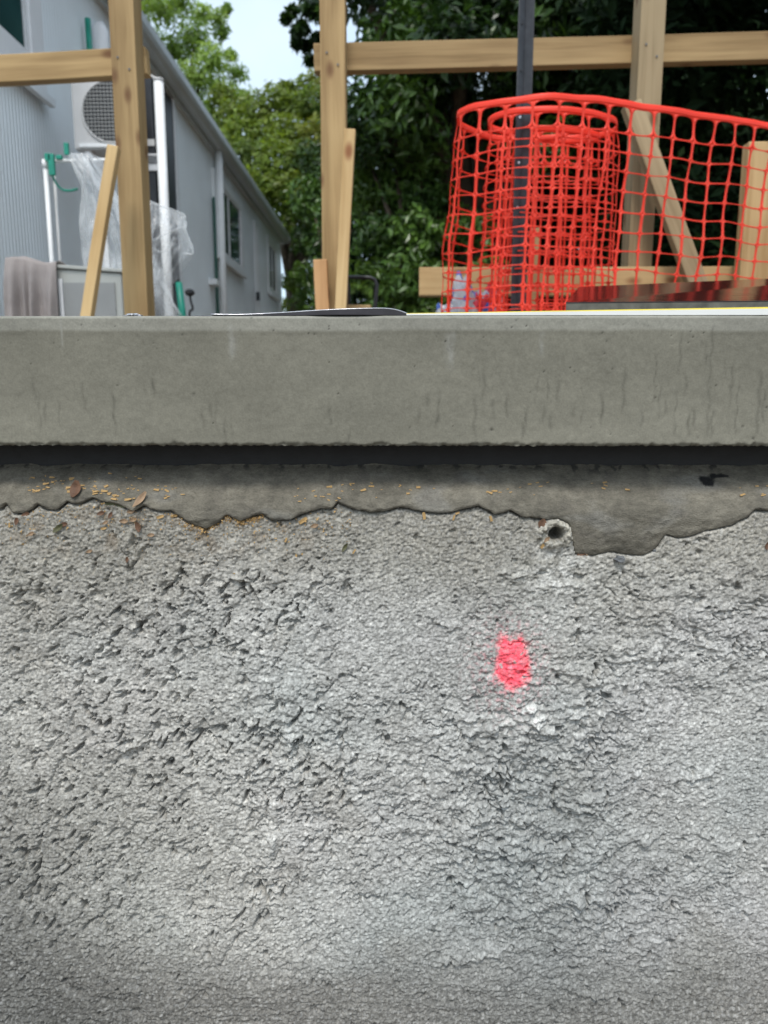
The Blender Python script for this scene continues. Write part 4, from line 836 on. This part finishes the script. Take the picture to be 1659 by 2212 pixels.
film('hanging_fall', [[(140,332,3.8),(165,328,3.72),(190,330,3.74),(212,338,3.8)], [(168,390,3.72),(195,395,3.66),(220,400,3.7),(248,420,3.74)], [(165,470,3.7),(215,470,3.6),(250,480,3.6),(310,500,3.66)], [(172,570,3.68),(225,560,3.58),(275,575,3.55),(345,590,3.62)], [(205,690,3.66),(250,690,3.56),(300,700,3.55),(390,700,3.62)]], 70, 90, 0.022, 300, pl)
film('blown_flap', [[(300,424,3.7),(330,436,3.68),(360,450,3.7),(398,465,3.72)], [(300,490,3.68),(335,495,3.62),(370,500,3.64),(402,508,3.7)], [(300,560,3.66),(330,560,3.6),(365,550,3.62),(415,545,3.7)], [(305,640,3.66),(330,640,3.6),(352,630,3.62),(372,610,3.66)]], 60, 60, 0.018, 320, pl)
film('twisted_rope', [[(150,333,3.66),(160,332,3.62),(172,333,3.62),(186,336,3.66)], [(190,395,3.62),(200,398,3.56),(212,402,3.56),(226,410,3.62)], [(225,470,3.6),(232,474,3.54),(242,478,3.54),(252,485,3.6)], [(252,560,3.58),(258,562,3.53),(266,566,3.53),(278,570,3.6)], [(250,690,3.58),(262,690,3.52),(275,692,3.52),(290,694,3.58)]], 40, 60, 0.02, 340, pl)
for pa in ([(308,428),(340,442),(395,462),(400,475)], [(398,468),(402,500),(418,545),(398,548)], [(330,520),(360,505),(396,490)], [(300,515),(350,545),(378,512)], [(300,560),(330,590),(370,650),(392,682)]):
    MB().tube([tuple(p) for p in catmull([tuple(at(u, v, 3.64)) for u, v in pa], 6)], 0.0045, 6).build('gathered_fold', M['clear'], pl, True)
# black round-headed brush leaning and dark green pipe by the plinth
KY = 3.6; p = at(410, 632, KY)
bh = empty('hose_head', (p.x, KY, GZ), 'black round hose head on a curved black stem beside the wall', 'hose')
bm = bmesh.new(); bmesh.ops.create_icosphere(bm, subdivisions=3, radius=1)
for q_ in bm.verts: q_.co *= 0.021*(1+0.16*math.sin(q_.co.x*9)*math.sin(q_.co.z*8+q_.co.y*7)); q_.co.z *= 0.8
me = bpy.data.meshes.new('head'); bm.to_mesh(me); bm.free(); link('head', me, M['black'], bh, p)
MB().tube([tuple(q_) for q_ in catmull([tuple(p), tuple(at(412, 650, KY)), tuple(at(416, 668, KY)), tuple(at(409, 690, KY)), (p.x, KY, GZ)], 5)], 0.0055, 8).build('stem', M['black'], bh, True)
a = at(386, 610, 3.9); b = at(395, 690, 3.9)
o = MB().tube([tuple(a), tuple(b), (b.x+0.02, 3.9, GZ)], [0.016, 0.019, 0.019], 10).build('green_pipe', M['green'], None, True, 0, (b.x, 3.9, GZ)); tag(o, 'short dark green pipe stub between the white pipe and house wall', 'pipe')

# ------------------------------------------------------------------ trees
def leaves(cl, n_per, size, pal, shell=0.55, droop=0.3, aspect=0.42, var=0.22):
    Vs = []; Cs = []
    for (cx, cy, cz, rx_, rz_) in cl:
        n_ = int(n_per*max(0.06, rx_*rx_)); d = rng.normal(size=(n_, 3)); d /= np.linalg.norm(d, axis=1)[:, None]
        rad = shell+(1.05-shell)*rng.random(n_)**0.7; lump = 1+0.22*np.sin(d[:, 0]*4+cx*7)*np.sin(d[:, 2]*5+cz*3)+0.12*np.sin(d[:, 1]*9+cy)
        P = np.array([cx, cy, cz])+d*(rad*lump)[:, None]*np.array([rx_, rx_, rz_])
        nr = d*0.5+np.array([0, -0.15, 0.55])+rng.normal(size=(n_, 3))*0.45; nr /= np.linalg.norm(nr, axis=1)[:, None]
        t = np.cross(nr, rng.normal(size=(n_, 3))); t /= np.linalg.norm(t, axis=1)[:, None]; t[:, 2] -= droop; t /= np.linalg.norm(t, axis=1)[:, None]
        b_ = np.cross(nr, t); b_ /= np.linalg.norm(b_, axis=1)[:, None]; L_ = (size*rng.uniform(0.6, 1.3, n_))[:, None]; W_ = L_*aspect
        q_ = np.stack([P-t*L_*0.5, P+b_*W_*0.5+nr*L_*0.08-t*L_*0.06, P+t*L_*0.5-nr*L_*0.06, P-b_*W_*0.5+nr*L_*0.08-t*L_*0.06], 1); Vs.append(q_.reshape(-1, 3))
        pc = np.array(pal)[rng.integers(0, len(pal))]*rng.uniform(1-var*0.6, 1+var*0.6)
        alt = np.array(pal)[rng.integers(0, len(pal), n_)]; cc = (0.65*pc+0.35*alt)*rng.uniform(1-var, 1+var, n_)[:, None]; Cs.append(np.repeat(cc, 4, 0))
    Vs = np.concatenate(Vs); Cs = np.concatenate(Cs); k = len(Vs)//4; i = np.arange(k)*4
    return Vs, np.concatenate([np.stack([i, i+1, i+2], 1), np.stack([i, i+2, i+3], 1)]), Cs
def tree(name, label, base, cl, n_per, size, pal, mat='leaf', tr=0.16, cat='tree', group=None, limbs=7, **k):
    r = empty(name, base, label, cat, group); V_, F_, C_ = leaves(cl, n_per, size, pal, **k)
    link('crown', npmesh('crown', V_, F_, False, C_), M[mat], r)
    tb = MB(); base = Vector(base); cen = Vector((np.mean([c_[0] for c_ in cl]), np.mean([c_[1] for c_ in cl]), np.mean([c_[2] for c_ in cl])))
    fork = base.lerp(cen, 0.45); tb.tube([base-Vector((0, 0, 0.1)), base+Vector((tr*0.3, 0, (fork.z-base.z)*0.5)), fork], [tr*1.25, tr, tr*0.8], 9)
    for c_ in sorted(cl, key=lambda q_: -q_[3])[:limbs]:
        e = Vector(c_[:3]); mid = fork.lerp(e, 0.5)+Vector((random.uniform(-.15, .15), random.uniform(-.15, .15), 0.15)); tb.tube([fork, mid, e], [tr*0.6, tr*0.35, tr*0.12], 7)
    tb.build('trunk', M['bark'], r, True); return r
def cluster(box, n_, r0, r1, sq_=0.8):
    (x0_, x1_), (y0_, y1_), (z0_, z1_) = box
    return [(random.uniform(x0_, x1_), random.uniform(y0_, y1_), random.uniform(z0_, z1_), *(lambda q_: (q_, q_*sq_))(random.uniform(r0, r1))) for _ in range(n_)]
def screen_clusters(pts, dy, seed):   # (u, v, depth, radius in picture units)
    rr = random.Random(seed); out = []
    for (u, v, y, r_) in pts:
        p = at(u, v, y+rr.uniform(-dy, dy)); q_ = r_/FPX*y; out.append((p.x, p.y, p.z, q_, q_*rr.uniform(0.7, 0.95)))
    return out
GA = [(0.22, 0.33, 0.075), (0.28, 0.40, 0.10), (0.15, 0.25, 0.055)]
GB = [(0.23, 0.33, 0.065), (0.19, 0.27, 0.05), (0.15, 0.21, 0.035), (0.25, 0.27, 0.06), (0.09, 0.15, 0.03)]
GC = [(0.026, 0.06, 0.014), (0.042, 0.09, 0.018), (0.017, 0.04, 0.012), (0.07, 0.14, 0.026)]
GK = [(0.011, 0.026, 0.008), (0.017, 0.037, 0.010), (0.008, 0.020, 0.007)]
GD = [(0.075, 0.15, 0.03), (0.11, 0.205, 0.04), (0.048, 0.105, 0.024), (0.15, 0.25, 0.055)]
# feathery pale tree beyond the house roof
A = [(470,40,17,18),(510,160,17,26),(535,210,17,20),(490,20,17,10),(345,20,17,40),(390,10,17,34),(440,30,17,26),(420,80,17,45),(480,70,17,16),(370,110,17,45),(460,130,17,38),(500,120,17,14),(430,170,17,46),(490,200,17,34),(400,220,17,50),(460,250,17,46),(520,235,17,28),(540,262,17,18),(350,180,18,60),(300,100,18,60),(310,0,18,40),(250,150,19,80),(430,300,17.5,50),(500,290,17.5,40),(330,280,18,60),(375,-40,17,30),(420,-60,17,22),(300,-60,18,50)]
tree('ash_tree', 'feathery pale green tree rising beyond the house roof', (at(330, 845, 18).x, 18, GZ), screen_clusters(A, 0.5, 1), 3000, 0.14, GA, shell=0.1, tr=0.2, group='trees beyond the building site', aspect=0.34, limbs=12)
B = [(640,540,14.6,36),(645,610,14.6,34),(640,670,14.6,40),(560,240,15,40),(600,215,15,36),(640,235,15,40),(680,225,15,40),(520,290,15,40),(580,290,14.7,45),(630,290,14.7,46),(690,290,14.7,46),(545,340,14.5,45),(600,350,14.3,50),(660,350,14.3,50),(560,400,14.3,45),(620,410,14.2,50),(690,400,14.2,55),(720,260,15,40),(655,190,15.2,24),(690,175,15.2,28),(620,190,15.2,16),(500,250,15.5,34),(480,210,16,30),(590,460,14.2,50),(650,470,14.2,50),(760,330,14.6,60)]
tree('hedge_tree', 'yellow green bushy tree standing behind the house end and the paired stakes', (at(640, 845, 14.6).x, 14.6, GZ), screen_clusters(B, 0.35, 2), 4200, 0.13, GB, shell=0.35, tr=0.18, group='trees beyond the building site', limbs=10)
E = [(672,430,13.5,50),(700,450,13.5,55),(668,520,13.6,42),(705,540,13.4,50),(664,590,13.6,36),(670,650,13.6,42),(740,470,12.3,60),(760,560,12,60),(715,650,12.5,50),(725,590,12.5,50),(690,350,13.8,50),(740,380,13,60),(790,650,10.8,60),(800,420,11.4,60)]
tree('dark_shrub', 'dark green shrub filling the gap beside the far house corner', (at(690, 845, 11.4).x, 11.4, GZ), screen_clusters(E, 0.3, 3), 4500, 0.11, GD+[GC[0]], mat='leaf_gloss', shell=0.3, tr=0.1, cat='shrub', limbs=8)
Fm = [(790,330,8.6,60),(850,300,8.5,60),(910,330,8.4,60),(800,420,8.4,60),(870,410,8.2,60),(930,430,8.2,60),(820,510,8.2,60),(890,510,8,60),(950,530,8,60),(810,600,8,60),(880,600,7.8,60),(940,620,7.8,60),(830,690,7.8,60),(910,690,7.8,60),(1010,500,8,60),(1050,600,8,60),(1000,690,7.8,60)]
tree('laurel_shrub', 'mid green leafy shrub between the tall stake and orange netting', (at(890, 845, 8.1).x, 8.1, GZ), screen_clusters(Fm, 0.3, 4), 6000, 0.105, GD, mat='leaf_gloss', shell=0.3, tr=0.09, cat='shrub', limbs=8)
# large dark evergreen spreading overhead
C_ = [(705,20,8.6,30),(692,90,8.8,18),(670,130,9,9),(652,60,8.8,12),(630,25,8.8,8),(640,70,8.8,7),(618,40,8.8,5),(660,100,8.8,8),(668,20,8.8,16),(640,95,8.8,5),(700,-40,8.6,50),(655,-20,8.8,14)]
big = screen_clusters(C_, 0.2, 5)
for k in range(46): big += screen_clusters([(random.uniform(760, 1300), random.uniform(-120, 330), random.uniform(7.2, 9.6), random.uniform(60, 105))], 0.1, 100+k)
tree('evergreen_tree', 'large dark broadleaf evergreen with drooping twigs behind the long rail', (at(1010, 845, 9.2).x, 9.2, GZ), big, 3200, 0.135, GC, mat='leaf_gloss', shell=0.3, tr=0.26, group='trees beyond the building site', limbs=16, var=0.35)
big2 = []
for k in range(40): big2 += screen_clusters([(random.uniform(1250, 2300), random.uniform(-200, 650), random.uniform(6.0, 8.5), random.uniform(90, 150))], 0.1, 200+k)
big2 += cluster(((1.7, 6.2), (4.2, 7.4), (3.1, 5.2)), 46, 0.6, 1.0)  # unseen overhead canopy, added to block light from the trees behind
big2 += cluster(((3.4, 5.2), (2.4, 4.4), (2.2, 4.6)), 12, 0.5, 0.9)
tree('evergreen_tree', 'dense blackish evergreen behind the netting, its unseen canopy added to block light', (at(1790, 845, 4.7).x, 4.7, GZ), big2, 1500, 0.15, GK, mat='leaf_dull', shell=0.3, tr=0.24, group='trees beyond the building site', limbs=18, var=0.3)
back = []
for k in range(90): back += screen_clusters([(random.uniform(880, 2600), random.uniform(-260, 760), random.uniform(10.5, 13.5), random.uniform(100, 150))], 0.1, 300+k)
tree('backdrop_tree', 'tall dark tree closing the view behind the evergreens', (at(1400, 845, 12.5).x, 12.5, GZ), back, 1100, 0.26, GK, mat='leaf_dull', shell=0.2, tr=0.3, group='trees beyond the building site', limbs=16)
hd = []
for k in range(80): hd += screen_clusters([(840+1800*(k % 20)/19+random.uniform(-30, 30), 330+430*(k//20)/3+random.uniform(-40, 40), random.uniform(9.4, 10.2), random.uniform(85, 115))], 0.1, 500+k)
tree('dark_hedge', 'dense blackish hedge closing the ground level behind the netting and posts', (at(1500, 845, 9.9).x, 9.9, GZ), hd, 2600, 0.16, GK, mat='leaf_dull', shell=0.15, tr=0.1, cat='hedge', limbs=14)
